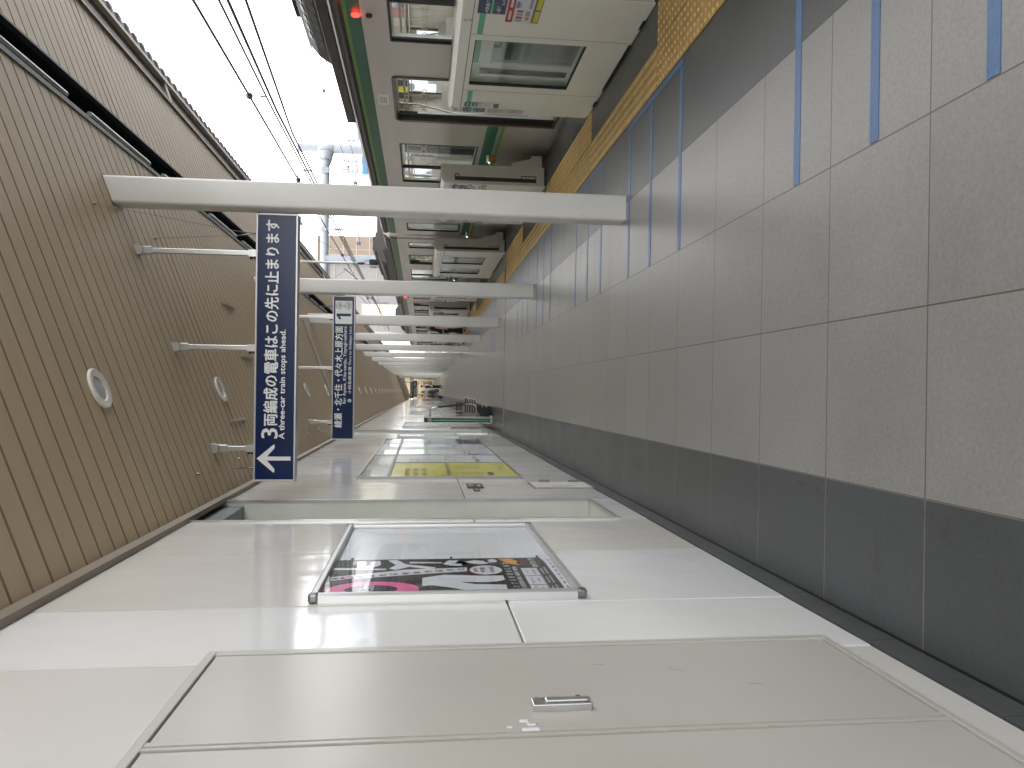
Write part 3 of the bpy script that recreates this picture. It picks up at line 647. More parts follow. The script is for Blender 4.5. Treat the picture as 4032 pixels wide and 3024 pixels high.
# framed sheets further along
def sheet(ya,yb,label,marks):
    f=thing('poster_frame',label,'poster frame',(-.8,(ya+yb)/2,.91),'framed notices along the left wall')
    z0,z1=.91,1.968
    b=MB().m('alu_light')
    for (p,q,za,zb) in ((ya,ya+.03,z0,z1),(yb-.03,yb,z0,z1),(ya+.03,yb-.03,z0,z0+.03),(ya+.03,yb-.03,z1-.03,z1)): b.box(-.80,-.768,p,q,za,zb)
    b.build('frame',f)
    s=MB(); rect(s,'paper',ya+.03,yb-.03,z0+.03,z1-.03,-.003); random.seed(int(ya*10))
    for i in range(marks): 
        yy=random.uniform(ya+.1,yb-.5*(yb-ya)); zz=random.uniform(z0+.12,z1-.12); rect(s,random.choice(['line_blue','ink_grey','line_blue','map_blue']),yy,yy+random.uniform(.1,.4)*(yb-ya),zz,zz+random.uniform(.01,.06),-.0015)
    s.build('notice_sheet',f)
    MB().m('acrylic').sheet(-.778,ya+.03,yb-.03,z0+.03,z1-.03).build('cover_sheet',f)
sheet(13.48,14.42,'narrow silver-framed white notice just past the long timetable board',7)
sheet(17.35,19.65,'silver-framed white notice with blue marks behind the green-striped post',16)
sheet(26.9,28.5,'far silver-framed blank white notice, nearer of the two beyond the bench',2)
sheet(28.8,30.6,'far silver-framed blank white notice, farther of the two beyond the bench',2)
h=thing('wall_cabinet','tan wall cabinet with a grey top plate far down the left wall','cabinet',(-.8,41,.6))
MB().m('board_tan').bbox(-.80,-.76,39.5,42.5,.75,1.85,.01).build('body',h); MB().m('header_grey').bbox(-.80,-.755,39.5,42.5,1.87,2.2,.01).build('plate',h)

# ================================================================ HANGING SIGNS
def sign_body(nm,label,yf_,zt):
    t=thing(nm,label,'sign',(.32,yf_,zt))
    x0,x1,z1,z0=-.687,1.328,zt,zt-.307
    f=.014
    b=MB().m('alu_light')
    for (xa,xb,za,zb) in ((x0,x1,z1-f,z1),(x0,x1,z0,z0+f),(x0,x0+f,z0+f,z1-f),(x1-f,x1,z0+f,z1-f)): b.bbox(xa,xb,yf_,yf_+.11,za,zb,.002)
    b.build('frame',t)
    MB().m('sign_navy').box(x0+f,x1-f,yf_+.004,yf_+.106,z0+f,z1-f).build('panel',t)
    for i,xr_ in enumerate((-.443,.315,1.03)):
        r=MB().m('alu').bbox(xr_-.018,xr_+.018,yf_+.04,yf_+.076,z1+.002,zc(xr_-.03)-.05,.003).build('rod',t)
        q=MB().m('alu').bbox(xr_-.028,xr_+.028,yf_+.03,yf_+.086,zc(xr_)-.115,zc(xr_)-.055,.004)
        q.extr([(xr_-.036,yf_+.02,zc(xr_-.036)-.002),(xr_+.036,yf_+.02,zc(xr_+.036)-.002),(xr_+.036,yf_+.02,zc(xr_+.036)-.012),(xr_+.027,yf_+.02,zc(xr_)-.055),(xr_-.027,yf_+.02,zc(xr_)-.055),(xr_-.036,yf_+.02,zc(xr_-.036)-.012)],(0,.076,0)); q.build('ceiling_bracket',r)
        q=MB().m('alu').box(xr_-.026,xr_+.026,yf_+.034,yf_+.082,z1,z1+.062); q.m('black')
        for zz in (.016,.044): q.lathe((xr_-.026,yf_+.058,z1+zz),(-1,0,0),[(.011,0),(.011,.018)],10)
        q.build('base_bracket',r)
    for (xs,xc) in ((-.59,-.575),(1.18,1.235)):
        q=MB().m('steel_dark')
        for dy in (-.58,.62):
            q.tube([(xs,yf_+.055,z1+.005),(xs,yf_+.055+dy*.12,z1+.13)],.004,5); q.tube([(xs,yf_+.055+dy*.12,z1+.13),(xc,yf_+.055+dy,zc(xc)-.01)],.0018,4)
            q.lathe((xc,yf_+.055+dy,zc(xc)-.02),(0,0,1),[(.010,0),(.010,.02)],8)
        q.tube([(xs,yf_+.055,z1),(xs,yf_+.055,z1+.035)],.008,6)
        q.build('guy_wire',t)
    return t
S1=sign_body('direction_sign','navy hanging sign with a large white arrow, nearest the camera',6.04,2.80)
Yp=6.04+.0035
b=MB().m('sign_white')
ax,zb=-.515,2.527
b.extr([(ax-.015,Yp,zb),(ax+.015,Yp,zb),(ax+.015,Yp,2.70),(ax+.078,Yp,2.645),(ax+.103,Yp,2.645),(ax+.103,Yp,2.655),(ax,Yp,2.775),(ax-.103,Yp,2.655),(ax-.103,Yp,2.645),(ax-.078,Yp,2.645),(ax-.015,Yp,2.70)],(0,-.001,0))
b.build('arrow',S1)
b=MB().m('sign_white')
b.text('3',(-.362,Yp-.001,2.624),UX,UZ,w=.072,h=.118,bold=.018)
b.text('両編成の電車はこの先に止まります',(-.268,Yp-.001,2.628),UX,UZ,w=1.545,h=.102,bold=.030)
b.text('A three-car train stops ahead.',(-.368,Yp-.001,2.562),UX,UZ,w=.821,h=.054,bold=.026)
b.build('lettering',S1)
S2=sign_body('direction_sign','navy hanging sign with white platform number 1, behind the arrow sign',11.15,2.80)
Yp=11.15+.0035; x0=-.687; zt=2.80
b=MB().m('sign_white'); U=lambda u:x0+u
def rrect(b,xa,xb,za,zb,r,y_):
    pts=rr_section(xa,xb,za,zb,r); b.extr([(p[0],y_,p[1]) for p in pts],(0,-.0008,0))
rrect(b,U(1.62),U(1.945),zt-.268,zt-.035,.012,Yp); b.build('number_plate',S2)
b=MB().m('sign_navy'); b.extr([(U(1.728),Yp-.0012,zt-.25),(U(1.765),Yp-.0012,zt-.25),(U(1.765),Yp-.0012,zt-.052),(U(1.733),Yp-.0012,zt-.052),(U(1.680),Yp-.0012,zt-.095),(U(1.694),Yp-.0012,zt-.12),(U(1.728),Yp-.0012,zt-.097)],(0,-.0006,0)); b.build('platform_number',S2)
b=MB()
for zz in (.088,.212):
    b.m('sign_green').lathe((U(1.873),Yp-.001,zt-zz),(0,-1,0),[(.046,0),(.046,.0006)],32); b.m('sign_white').lathe((U(1.873),Yp-.0018,zt-zz),(0,-1,0),[(.037,0),(.037,.0004)],28)
b.m('ink')
for zz,tx in ((.088,'20'),(.212,'01')):
    b.text('C',(U(1.864),Yp-.0026,zt-zz+.012),UX,UZ,w=.016,h=.017,bold=.02); b.text(tx,(U(1.850),Yp-.0026,zt-zz-.022),UX,UZ,w=.046,h=.028,bold=.03)
b.extr([(U(1.871),Yp-.002,zt-.138),(U(1.875),Yp-.002,zt-.138),(U(1.875),Yp-.002,zt-.158),(U(1.871),Yp-.002,zt-.158)],(0,-.0005,0)); b.poly([(U(1.860),Yp-.0022,zt-.152),(U(1.873),Yp-.0022,zt-.164),(U(1.886),Yp-.0022,zt-.152)])
b.build('station_code',S2)
b=MB().m('sign_white')
b.text('綾瀬・北千住・代々木上原方面',(U(.172),Yp-.001,zt-.142),UX,UZ,w=1.414,h=.106,bold=.028)
b.text('for Ayase, Kita-senju, Yoyogi-uehara',(U(.503),Yp-.001,zt-.207),UX,UZ,w=1.083,h=.057,bold=.016)
b.text('小田急線直通 Thru to Odakyu Line',(U(.643),Yp-.001,zt-.271),UX,UZ,w=.943,h=.050,bold=.014)
b.build('lettering',S2)
b=MB().m('map_blue').lathe((U(.548),Yp-.0006,zt-.243),(0,-1,0),[(.026,0),(.026,.0006)],20); b.m('line_blue').box(U(.53),U(.566),Yp-.0020,Yp-.0014,zt-.247,zt-.239); b.build('line_symbol',S2)
# far signs
S3=thing('direction_sign','small far navy sign with a white number 1 near the end of the platform','sign',(.35,77.5,2.66))
MB().m('sign_navy').box(-.68,1.33,77.5,77.6,2.36,2.67).build('panel',S3)
b=MB().m('sign_white').box(.93,1.25,77.492,77.498,2.40,2.63); b.text('綾瀬・北千住・代々木上原方面',(-.45,77.494,2.50),UX,UZ,w=1.3,h=.10,bold=.02); b.text('for Ayase, Kita-senju',(-.1,77.494,2.42),UX,UZ,w=.9,h=.05,bold=.02); b.build('lettering',S3)
MB().m('sign_navy').box(1.08,1.15,77.486,77.49,2.42,2.61).build('platform_number',S3)
for x in (-.3,.9): MB().m('steel_dark').box(x-.02,x+.02,77.54,77.58,2.67,zc(x)).build('rod',S3)
S4=thing('departure_display','black hanging departure display below the far navy sign','display',(.25,82,2.37))
MB().m('black').bbox(-.58,1.1,82,82.15,2.03,2.40,.01).build('case',S4)
b=MB().m('ink_grey').box(-.45,.35,81.99,81.998,2.24,2.30); b.m('header_grey').box(.55,.95,81.99,81.998,2.22,2.28); b.m('map_blue').box(-.45,.5,81.99,81.998,2.10,2.15); b.build('readout',S4)
for x in (-.4,.9): MB().m('steel_dark').box(x-.02,x+.02,82.05,82.09,2.40,zc(x)).build('rod',S4)

# ---- hanging camera box on pole
hp=thing('camera_pole','thin white hanging pole with a green band and a black camera box below','camera',(2.28,14.2,2.3))
MB().m('white_paint').tube([(2.28,14.2,zc(2.28)),(2.28,14.2,2.72)],.022,10).build('pole',hp)
MB().m('mint').tube([(2.28,14.2,2.80),(2.28,14.2,2.74)],.0235,10).build('band',hp)
b=MB().m('wire').lathe((2.28,14.2,2.72),(0,0,-1),[(.018,0),(.026,.02),(.018,.04),(.03,.06),(.02,.08),(.026,.1),(.012,.12)],12); b.tube([(2.28,14.2,2.6),(2.33,14.17,2.56),(2.30,14.15,2.50)],.006,6); b.build('joint',hp)
MB().m('rubber').bbox(2.235,2.335,14.05,14.20,2.36,2.50,.01).build('camera_box',hp)
MB().m('psd_beige').bbox(2.20,2.234,14.06,14.19,2.365,2.495,.006).build('side_plate',hp)
b=MB().m('wire').tube([(2.28,14.2,2.74),(1.5,14.0,zc(1.5)-.1)],.003,4); b.tube([(2.28,14.2,2.74),(3.3,14.1,zc(3.3)-.05)],.003,4); b.build('guy_wire',hp)

# ================================================================ PLATFORM SCREEN DOORS
PXF,PXB,PZT=2.69,2.935,1.30
UNY=(0,-1,0)
def psd(ya,yb,label,wins,full=True,near_end_tall=True):
    t=thing('platform_gate',label,'platform gate',(2.81,(ya+yb)/2,zf(2.8)),'half-height platform screen gates beside the train')
    zb=-.005
    # front skin with window openings
    b=MB().m('psd_white'); xs=PXF; th=.035
    ys=[ya]; 
    for (p,q) in wins: ys+= [p,q]
    ys.append(yb)
    for i in range(0,len(ys),2): b.box(xs,xs+th,ys[i],ys[i+1],zb,1.215)
    for (p,q) in wins: b.box(xs,xs+th,p,q,zb,.308); b.box(xs,xs+th,p,q,1.176,1.215)
    b.box(xs+.001,PXB-.02,ya,ya+.03,zb,1.215) if False else None
    b.box(PXB-.02,PXB,ya+.01,yb-.01,zb,.30); b.box(PXB-.02,PXB,ya+.01,yb-.01,1.18,1.215)
    for i in range(0,len(ys),2): b.box(PXB-.02,PXB,ys[i]+.01,ys[i+1]-.01,.30,1.18)
    b.build('cabinet_body',t)
    # upper rail cover with sloping top
    b=MB().m('psd_white'); b.extr([(PXF,ya,1.222),(PXB,ya,1.222),(PXB,ya,1.335),(PXF+.06,ya,1.335),(PXF+.003,ya,1.300)],(0,yb-ya,0)); b.build('rail_cover',t)
    b=MB().m('psd_top')
    b.quad((PXF+.062,ya+.004,1.3365),(PXB-.004,ya+.004,1.3365),(PXB-.004,yb-.004,1.3365),(PXF+.062,yb-.004,1.3365)); b.build('top_plate',t)
    b=MB().m('psd_line'); b.box(PXF-.0012,PXF+.01,ya,yb,1.2155,1.2215)
    for (p,q) in wins:
        b.box(PXF-.001,PXF+.0,p-.098,p-.094,.0,1.214); b.box(PXF-.001,PXF+.0,q+.118,q+.122,.0,1.214)
    b.build('seam',t)
    for (p,q) in wins:
        w_=MB().m('rubber').box(PXF+.002,PXF+.03,p,p+.008,.308,1.176); w_.box(PXF+.002,PXF+.03,q-.008,q,.308,1.176); w_.box(PXF+.002,PXF+.03,p+.008,q-.008,.308,.316); w_.box(PXF+.002,PXF+.03,p+.008,q-.008,1.168,1.176)
        w_=w_.build('window_frame',t)
        MB().m('glass').sheet(PXF+.016,p+.008,q-.008,.316,1.168).build('pane',w_)
        # retracted sliding leaves seen through the pane
        m_=(p+q)/2+.06
        b=MB().m('psd_white'); X=PXF+.040
        b.box(X,X+.02,p-.3,m_+.10,.20,.335); b.box(X,X+.02,p-.3,m_+.10,1.02,1.20); b.box(X,X+.02,m_+.0,m_+.10,.335,1.02)
        b.box(X+.025,X+.045,m_+.10,q+.4,.20,.33); b.box(X+.025,X+.045,m_+.10,q+.4,1.09,1.20); b.box(X+.025,X+.045,q-.05,q+.1,.33,1.09)
        b.m('mint').box(X-.001,X,p-.1,m_+.0,1.118,1.165)
        b.build('sliding_leaf',t)
        b=MB().m('glass_dim').sheet(X+.014,p-.3,m_,.335,1.02); b.build('leaf_glass',t)
    # end plates with rubber seals
    for ye,sg in ((ya,-1),(yb,1)):
        e=MB().m('psd_beige').box(PXF+.002,PXB,ye,ye+sg*.012,zb,1.222); e.extr([(PXF+.004,ye,1.224),(PXB-.001,ye,1.224),(PXB-.001,ye,1.330),(PXF+.06,ye,1.330),(PXF+.005,ye,1.298)],(0,sg*.010,0)); e=e.build('end_plate',t)
        r=MB().m('rubber').box(PXF+.040,PXF+.088,ye+sg*.012,ye+sg*.024,.10,1.16); 
        for (za,zb_) in ((1.10,1.16),(.10,.30)):
            r.box(PXF+.08,PXF+.125,ye+sg*.012,ye+sg*.020,zb_-.01,zb_); r.box(PXF+.115,PXF+.125,ye+sg*.012,ye+sg*.020,za,zb_-.01); r.box(PXF+.08,PXF+.115,ye+sg*.012,ye+sg*.020,za,za+.01)
        r.build('seal',e)
    # feet
    b=MB().m('dark_grey').box(PXF+.03,PXB-.03,ya+.02,yb-.02,zf(2.8)-.001,zb); b.m('psd_white')
    for yy in (ya+.15,ya+.55,yb-.55,yb-.15): b.box(PXF+.004,PXF+.02,yy-.12,yy+.12,zf(2.69)+.004,zb)
    b.build('base',t)
    # sensor box behind the near end
    s=MB().m('orange_box').bbox(2.99,3.07,ya-.02,ya+.06,.63,.72,.004); s.m('white_paint').box(2.985,3.075,ya-.0,ya+.05,.722,.75); s=s.build('sensor_box',t)
    MB().m('green_led').sphere((2.97,ya-.024,.722),.0055).build('led',s)
    b=MB().m('psd_beige').extr([(PXB,ya+.01,.02),(3.09,ya+.01,.02),(3.09,ya+.01,.16),(3.05,ya+.01,.17),(2.99,ya+.01,.42),(PXB,ya+.01,.42)],(0,.02,0)); b.build('bracket',t)
    b=MB().m('mint')
    segs=[]; p0=ya+.22 if False else ya
    for (p,q) in wins: segs.append((p0,p-.10)); p0=q+.125
    segs.append((p0,yb))
    for (p,q) in segs: b.box(PXF-.0016,PXF-.0006,p+.004,q-.004,1.128,1.172)
    b.build('mint_stripe',t)
    # stickers
    X=PXF-.002
    f=lambda bb,m,y1,y0,z0,z1,dx=0: bb.m(m).quad((X-dx,y1,z0),(X-dx,y0,z0),(X-dx,y0,z1),(X-dx,y1,z1))
    s=MB()
    # far-end group
    f(s,'navy_flat',yb-.022,yb-.125,.985,1.20); f(s,'mint',yb-.024,yb-.124,1.095,1.115,.0006)
    s.m('sign_white').text('4号車3番ドア',(X-.0008,yb-.032,1.124),UNY,UZ,w=.085,h=.022,bold=.02); s.text('← Door 3',(X-.0008,yb-.032,1.03),UNY,UZ,w=.08,h=.020,bold=.02)
    f(s,'line_blue',yb-.030,yb-.085,1.245,1.275); s.m('sign_white').text('Ⓒ 20',(X-.0008,yb-.036,1.252),UNY,UZ,w=.045,h=.015)
    f(s,'deep_green',yb-.162,yb-.265,1.065,1.188,.001); f(s,'pale_green',yb-.162,yb-.265,1.025,1.062,.001); f(s,'poster_white',yb-.162,yb-.265,.93,1.02,.001); f(s,'deep_green',yb-.150,yb-.255,.865,.915,.001)
    for i in range(4): f(s,'ink_grey',yb-.168,yb-.25,1.0-.018*i,1.006-.018*i,.0016); 
    for i in range(3): f(s,'pale_green',yb-.172,yb-.25,1.08+.035*i,1.095+.035*i,.0016)
    f(s,'pinkish',yb-.018,yb-.125,.62,.965,.0004)
    for (cz,) in ((.93,),(.725,)):
        for cy in (yb-.045,yb-.098):
            rc=[(X-.001,cy+.020*math.cos(a*.3927),cz-.02+.046*math.sin(a*.3927)) for a in range(16)]; s.m('crimson').poly(rc[::-1])
            rc=[(X-.0014,cy+.015*math.cos(a*.3927),cz-.02+.035*math.sin(a*.3927)) for a in range(16)]; s.m('poster_white').poly(rc[::-1])
            f(s,'ink',cy+.004,cy-.004,cz-.045,cz+.005,.0018); s.m('crimson').quad((X-.002,cy+.014,cz+.006),(X-.002,cy+.012,cz+.010),(X-.002,cy-.014,cz-.046),(X-.002,cy-.012,cz-.050))
            for j in range(3): f(s,'ink_grey',cy+.016,cy-.012,cz-.085-.012*j,cz-.080-.012*j,.001)
    if full:
        f(s,'navy_flat',ya+.302,ya+.075,.995,1.192,.001); f(s,'mint',ya+.302,ya+.075,1.085,1.102,.0016)
        s.m('sign_white').text('4号車2番ドア',(X-.0018,ya+.285,1.112),UNY,UZ,w=.19,h=.028,bold=.02); s.text('← 2番ドア',(X-.0018,ya+.285,1.03),UNY,UZ,w=.10,h=.03,bold=.02); s.text('Door 2',(X-.0018,ya+.17,1.01),UNY,UZ,w=.08,h=.020,bold=.01)
        f(s,'red_flat',ya+.405,ya+.02,.935,.985,.001); f(s,'poster_white',ya+.405,ya+.02,.80,.933,.001); f(s,'sticker_grey',ya+.405,ya+.02,.745,.80,.001)
        f(s,'sticker_yellow',ya+.39,ya+.23,.752,.785,.0016); f(s,'sticker_yellow',ya+.205,ya+.05,.752,.785,.0016); f(s,'poster_white',ya+.37,ya+.24,.95,.968,.0016); f(s,'poster_white',ya+.19,ya+.06,.95,.968,.0016)
        f(s,'line_blue',ya+.19,ya+.10,.905,.925,.0016); f(s,'map_blue',ya+.19,ya+.12,.89,.93,.0014); f(s,'orange',ya+.37,ya+.31,.82,.845,.0016); f(s,'ink_grey',ya+.20,ya+.05,.815,.835,.0016); f(s,'ink_grey',ya+.30,ya+.23,.82,.85,.0016)
        for i in range(4): f(s,'crimson' if i%2 else 'ink_grey',ya+.39-.045*i,ya+.36-.045*i,.87,.915,.0016)
    s.build('sticker',t)
    b=MB().m('steel')
    for (yy,zz) in ((ya+.42,1.27),(ya+.42,1.235),(yb-.1,1.30),(yb-.155,1.16)): b.lathe((PXF-.0005,yy,zz),(-1,0,0),[(.013,0),(.013,.004),(.006,.006)],12)
    b.build('lock',t)
    return t
U1=psd(5.215,7.50,'platform gate unit nearest the camera, beside the open train door',[(5.952,6.832)])
U2=psd(10.10,12.42,'second platform gate unit, behind the nearest white pillar',[(10.84,11.72)])
U3=psd(15.02,18.45,'long two-window platform gate unit where two train cars meet',[(15.62,16.52),(17.15,17.85)],False)
for (ya,lab) in ((20.95,'platform gate unit just beyond the long two-window one'),(25.90,'platform gate unit beside the people at the train door'),(30.75,'platform gate unit beyond the people at the train door')):
    c=copy_tree(U2); c.location=(2.81,ya+1.16,zf(2.8)); c['label']=lab
c=copy_tree(U3); c.location=(2.81,37.2,zf(2.8)); c['label']='farthest two-window platform gate unit, almost hidden by the pillars'

# ================================================================ TRAIN
def train_car(y0,label):
    Lc=19.5; XA,XB=3.2,6.0; xc=4.6
    t=thing('train_car',label,'train car',(xc,y0+Lc/2,-1.06),'stainless train cars with green bands')
    doors=[(y0+2.55+4.82*i-.65,y0+2.55+4.82*i+.65) for i in range(4)]
    wins=[(y0+.35,y0+1.0)]+[(doors[i][1]+.87,doors[i+1][0]-.80) for i in range(3)]+[(y0+Lc-1.0,y0+Lc-.3)]
    ZW0,ZW1,ZD0,ZD1=.855,1.875,.03,1.885
    def side(x,s,opendoor):
        # s=+1: wall thickness goes +x
        b=MB().m('train_steel'); th=.06*s
        cuts=sorted([(a,c,'d') for a,c in doors]+[(a,c,'w') for a,c in wins])
        y=y0
        for (a,c,k) in cuts:
            b.box(x,x+th,y,a,-.15,2.105); y=c
            if k=='d': b.box(x,x+th,a,c,ZD1,2.105); b.box(x,x+th,a,c,-.15,ZD0-.01)
            else: b.box(x,x+th,a,c,-.15,ZW0); b.box(x,x+th,a,c,ZW1,2.105)
        b.box(x,x+th,y,y0+Lc,-.15,2.105)
        b.hexa([(x+.03*s,y0,-1.0),(x+.05*s,y0,-1.0),(x+.05*s,y0+Lc,-1.0),(x+.03*s,y0+Lc,-1.0),(x,y0,-.15),(x+.06*s,y0,-.15),(x+.06*s,y0+Lc,-.15),(x,y0+Lc,-.15)])
        b.build('side_wall',t)
        # colour bands between doors
        b=MB(); e=.0015*s
        for i in range(5):
            a=y0+.005 if i==0 else doors[i-1][1]+.06; c=y0+Lc-.005 if i==4 else doors[i][0]-.06
            for m_,za,zb in (('train_green',.663,.80),('alu_light',.625,.662),('train_lime',.585,.624)): b.m(m_).box(x-e,x,a,c,za,zb)
        b.build('waist_band',t)
        for (a,c) in wins:
            fr_=MB().m('rubber'); w=.018
            xo=x-.004*s
            fr_.box(xo,x+th,a,a+w,ZW0,ZW1); fr_.box(xo,x+th,c-w,c,ZW0,ZW1); fr_.box(xo,x+th,a+w,c-w,ZW0,ZW0+w); fr_.box(xo,x+th,a+w,c-w,ZW1-w,ZW1)
            if c-a>1: fr_.box(x+.005*s,x+.05*s,a+.60*(c-a)-.0,a+.60*(c-a)+.028,ZW0+w,ZW1-w)
            fr_.m('alu'); fr_.box(x+.02*s,x+.05*s,a+w,a+w+.05,ZW0+w,ZW1-w); fr_.box(x+.02*s,x+.05*s,c-w-.05,c-w,ZW0+w,ZW1-w)
            q=fr_.build('window_frame',t)
            MB().m('glass').sheet(x+.027*s,a+w+.05,c-w-.05,ZW0+w,ZW1-w).build('pane',q)
        for di,(a,c) in enumerate(doors):
            fr_=MB().m('train_frame'); w=.045
            # frame with rounded top corners
            fr_.box(x-.012*s,x+.09*s,a-.01,a+.03,ZD0,ZD1-.08); fr_.box(x-.012*s,x+.09*s,c-.05,c+.01,ZD0,ZD1-.08); fr_.box(x-.012*s,x+.09*s,a+.07,c-.09,ZD1-.012,ZD1+.012); fr_.box(x-.012*s,x+.09*s,a-.01,c+.01,ZD0-.03,ZD0)
            for (cy,sg,ry) in ((a+.07,-1,.08),(c-.09,1,.10)):
                pts=[]
                for i in range(7):
                    th_=R(90*i/6); pts.append((x-.012*s,cy+sg*ry*math.cos(th_),ZD1-.08+.092*math.sin(th_)))
                for i in range(6,-1,-1):
                    th_=R(90*i/6); pts.append((x-.012*s,cy+sg*(ry-.04)*math.cos(th_),ZD1-.08+.068*math.sin(th_)))
                fr_.extr(pts,(.10*s,0,0))
            q=fr_.build('door_frame',t)
            if opendoor:
                b=MB().m('rubber').box(x+.03*s,x+.055*s,c-.17,c-.05,ZD0,ZD1-.04); b.m('alu').box(x+.03*s,x+.055*s,c-.178,c-.17,ZD0,ZD1-.25); b.m('rubber').box(x+.03*s,x+.055*s,a+.03,a+.06,ZD0,ZD1-.09); b.build('door_leaf',t)
            else:
                m_=(a+c)/2
                for (p,r_) in ((a,m_-.004),(m_+.004,c)):
                    b=MB().m('alu_light'); X0,X1=x+.02*s,x+.05*s
                    b.box(X0,X1,p,r_,ZD0,.72); b.box(X0,X1,p,r_,1.70,ZD1); b.box(X0,X1,p,p+.09,.72,1.70); b.box(X0,X1,r_-.09,r_,.72,1.70)
                    q2=b.build('door_leaf',t)
                    MB().m('glass').sheet(x+.03*s,p+.09,r_-.09,.72,1.70).build('pane',q2)
    side(XA,1,True); side(XB,-1,False)
    # upper green bands, gutter, roof
    for s,x in ((1,XA),(-1,XB)):
        b=MB()
        b.m('train_green').hexa([(x-.002*s,y0,2.107),(x+.06*s,y0,2.107),(x+.06*s,y0+Lc,2.107),(x-.002*s,y0+Lc,2.107),(x+.012*s,y0,2.222),(x+.07*s,y0,2.222),(x+.07*s,y0+Lc,2.222),(x+.012*s,y0+Lc,2.222)])
        b.m('train_lime').hexa([(x+.012*s,y0,2.2225),(x+.07*s,y0,2.2225),(x+.07*s,y0+Lc,2.2225),(x+.012*s,y0+Lc,2.2225),(x+.02*s,y0,2.258),(x+.07*s,y0,2.258),(x+.07*s,y0+Lc,2.258),(x+.02*s,y0+Lc,2.258)])
        b.build('cantrail_band',t)
        b=MB().m('train_dark'); pts=[(0.018,2.259),(-.006,2.285),(-.012,2.315),(.005,2.35),(.045,2.378),(.09,2.39),(.09,2.259)]
        b.extr([(x+p*s,y0,z) for p,z in pts],(0,Lc,0));  b.build('gutter',t)
    prof=[(XA+.10,2.375),(XA+.25,2.44),(XA+.55,2.50),(xc-.4,2.55),(xc,2.56),(xc+.4,2.55),(XB-.55,2.50),(XB-.25,2.44),(XB-.10,2.375)]
    b=MB().m('train_roof'); n=len(prof)
    vs=[(x,y0,z) for x,z in prof]+[(x,y0+Lc,z) for x,z in prof]
    b.add(vs,[(i,i+1,i+1+n,i+n) for i in range(n-1)],True)
    b.add(vs,[tuple(range(n)),tuple(range(n,2*n))[::-1]]); b.build('roof',t)
    # end walls with gangway
    for ye,sg in ((y0,-1),(y0+Lc,1)):
        b=MB().m('train_steel'); d=.08
        b.box(XA+.061,xc-.45,ye,ye-sg*d,-.9,2.258); b.box(xc+.45,XB-.061,ye,ye-sg*d,-.9,2.258); b.box(xc-.45,xc+.45,ye,ye-sg*d,1.95,2.258)
        b.poly([(x,ye+sg*.002,z) for x,z in [(XA+.02,2.259)]+prof+[(XB-.02,2.259)]]); b.build('end_wall',t)
        b=MB().m('rubber').box(xc-.52,xc-.44,ye,ye+sg*.29,.0,2.0); b.box(xc+.44,xc+.52,ye,ye+sg*.29,0,2.0); b.box(xc-.52,xc+.52,ye,ye+sg*.29,2.0,2.06); b.build('gangway',t)
        b=MB().m('train_steel').box(XA+.03,XA+.05,ye+sg*.01,ye+sg*.25,.85,2.25); b.build('gap_cover',t)
    # interior
    b=MB().m('train_int').box(XA+.061,XB-.061,y0+.08,y0+Lc-.08,-.04,.0); b.build('floor',t)
    b=MB().m('train_int').box(XA+.10,XB-.10,y0+.08,y0+Lc-.08,2.10,2.12); b.m('train_int_beige')
    b.box(XA+.062,XA+.30,y0+.08,y0+Lc-.08,1.86,2.09); b.box(XB-.30,XB-.062,y0+.08,y0+Lc-.08,1.86,2.09); b.build('ceiling',t)
    b=MB().m('int_light'); 
    for x in (4.05,5.15): b.box(x-.06,x+.06,y0+.5,y0+Lc-.5,2.07,2.095)
    b.build('ceiling_light',t)
    spans=[(y0+.15,doors[0][0]-.25)]+[(doors[i][1]+.25,doors[i+1][0]-.25) for i in range(3)]+[(doors[3][1]+.25,y0+Lc-.15)]
    for (a,c) in spans:
        for x,s in ((XA+.065,1),(XB-.065,-1)):
            b=MB().m('seat_green'); b.bbox(min(x,x+.5*s),max(x,x+.5*s),a,c,.34,.45,.02); b.bbox(min(x,x+.1*s),max(x,x+.1*s),a,c,.451,.86,.02); b.build('seat',t)
            for q_ in (a-.03,c): MB().m('train_int').box(min(x,x+.45*s),max(x,x+.45*s),q_,q_+.03,.0,1.35).build('seat_partition',t)
    b=MB().m('steel')
    for (a,c) in doors:
        for x,s in ((XA+.15,1),(XB-.15,-1)):
            for yy,dd in ((a-.10,-1),(c+.10,1)): b.tube([(x,yy,0.3),(x,yy,1.2),(x+.12*s,yy+dd*.10,1.6),(x+.14*s,yy+dd*.12,2.08)],.013,6,False)
    for x in (XA+.45,XB-.45): b.tube([(x,y0+.3,1.80),(x,y0+Lc-.3,1.80)],.014,6)
    b.build('grab_rail',t)
    b=MB().m('train_int_beige'); random.seed(5)
    for (a,c) in spans:
        yy=a+.15
        while yy<c-.1:
            for x in (XA+.45,XB-.45):
                b.box(x-.004,x+.004,yy-.01,yy+.01,1.62,1.80); b.tube([(x+.042*math.cos(q_*.785),yy,1.565+.042*math.sin(q_*.785)) for q_ in range(9)],.007,4,False)
            yy+=.28
    tag(b.build('hanging_strap',t),'rows of round hanging straps along both sides',kind='stuff')
    b=MB()
    for (a,c) in doors+spans:
        for x,s in ((XA+.302,1),(XB-.302,-1)):
            yy=a+.06
            while yy<c-.3:
                b.m(random.choice(['poster_white','yellow_board','navy_flat','mint','pinkish','crimson','sticker_yellow','paper'])).box(min(x,x+.004*s),max(x,x+.004*s),yy,yy+.26,1.88,2.07); yy+=.3
    tag(b.build('advert_card',t),'rows of coloured advert cards above the windows',kind='stuff')
    # air conditioner
    ym=y0+Lc/2
    a_=MB().m('train_roof'); ya_,yb_=ym-3.4,ym+3.05
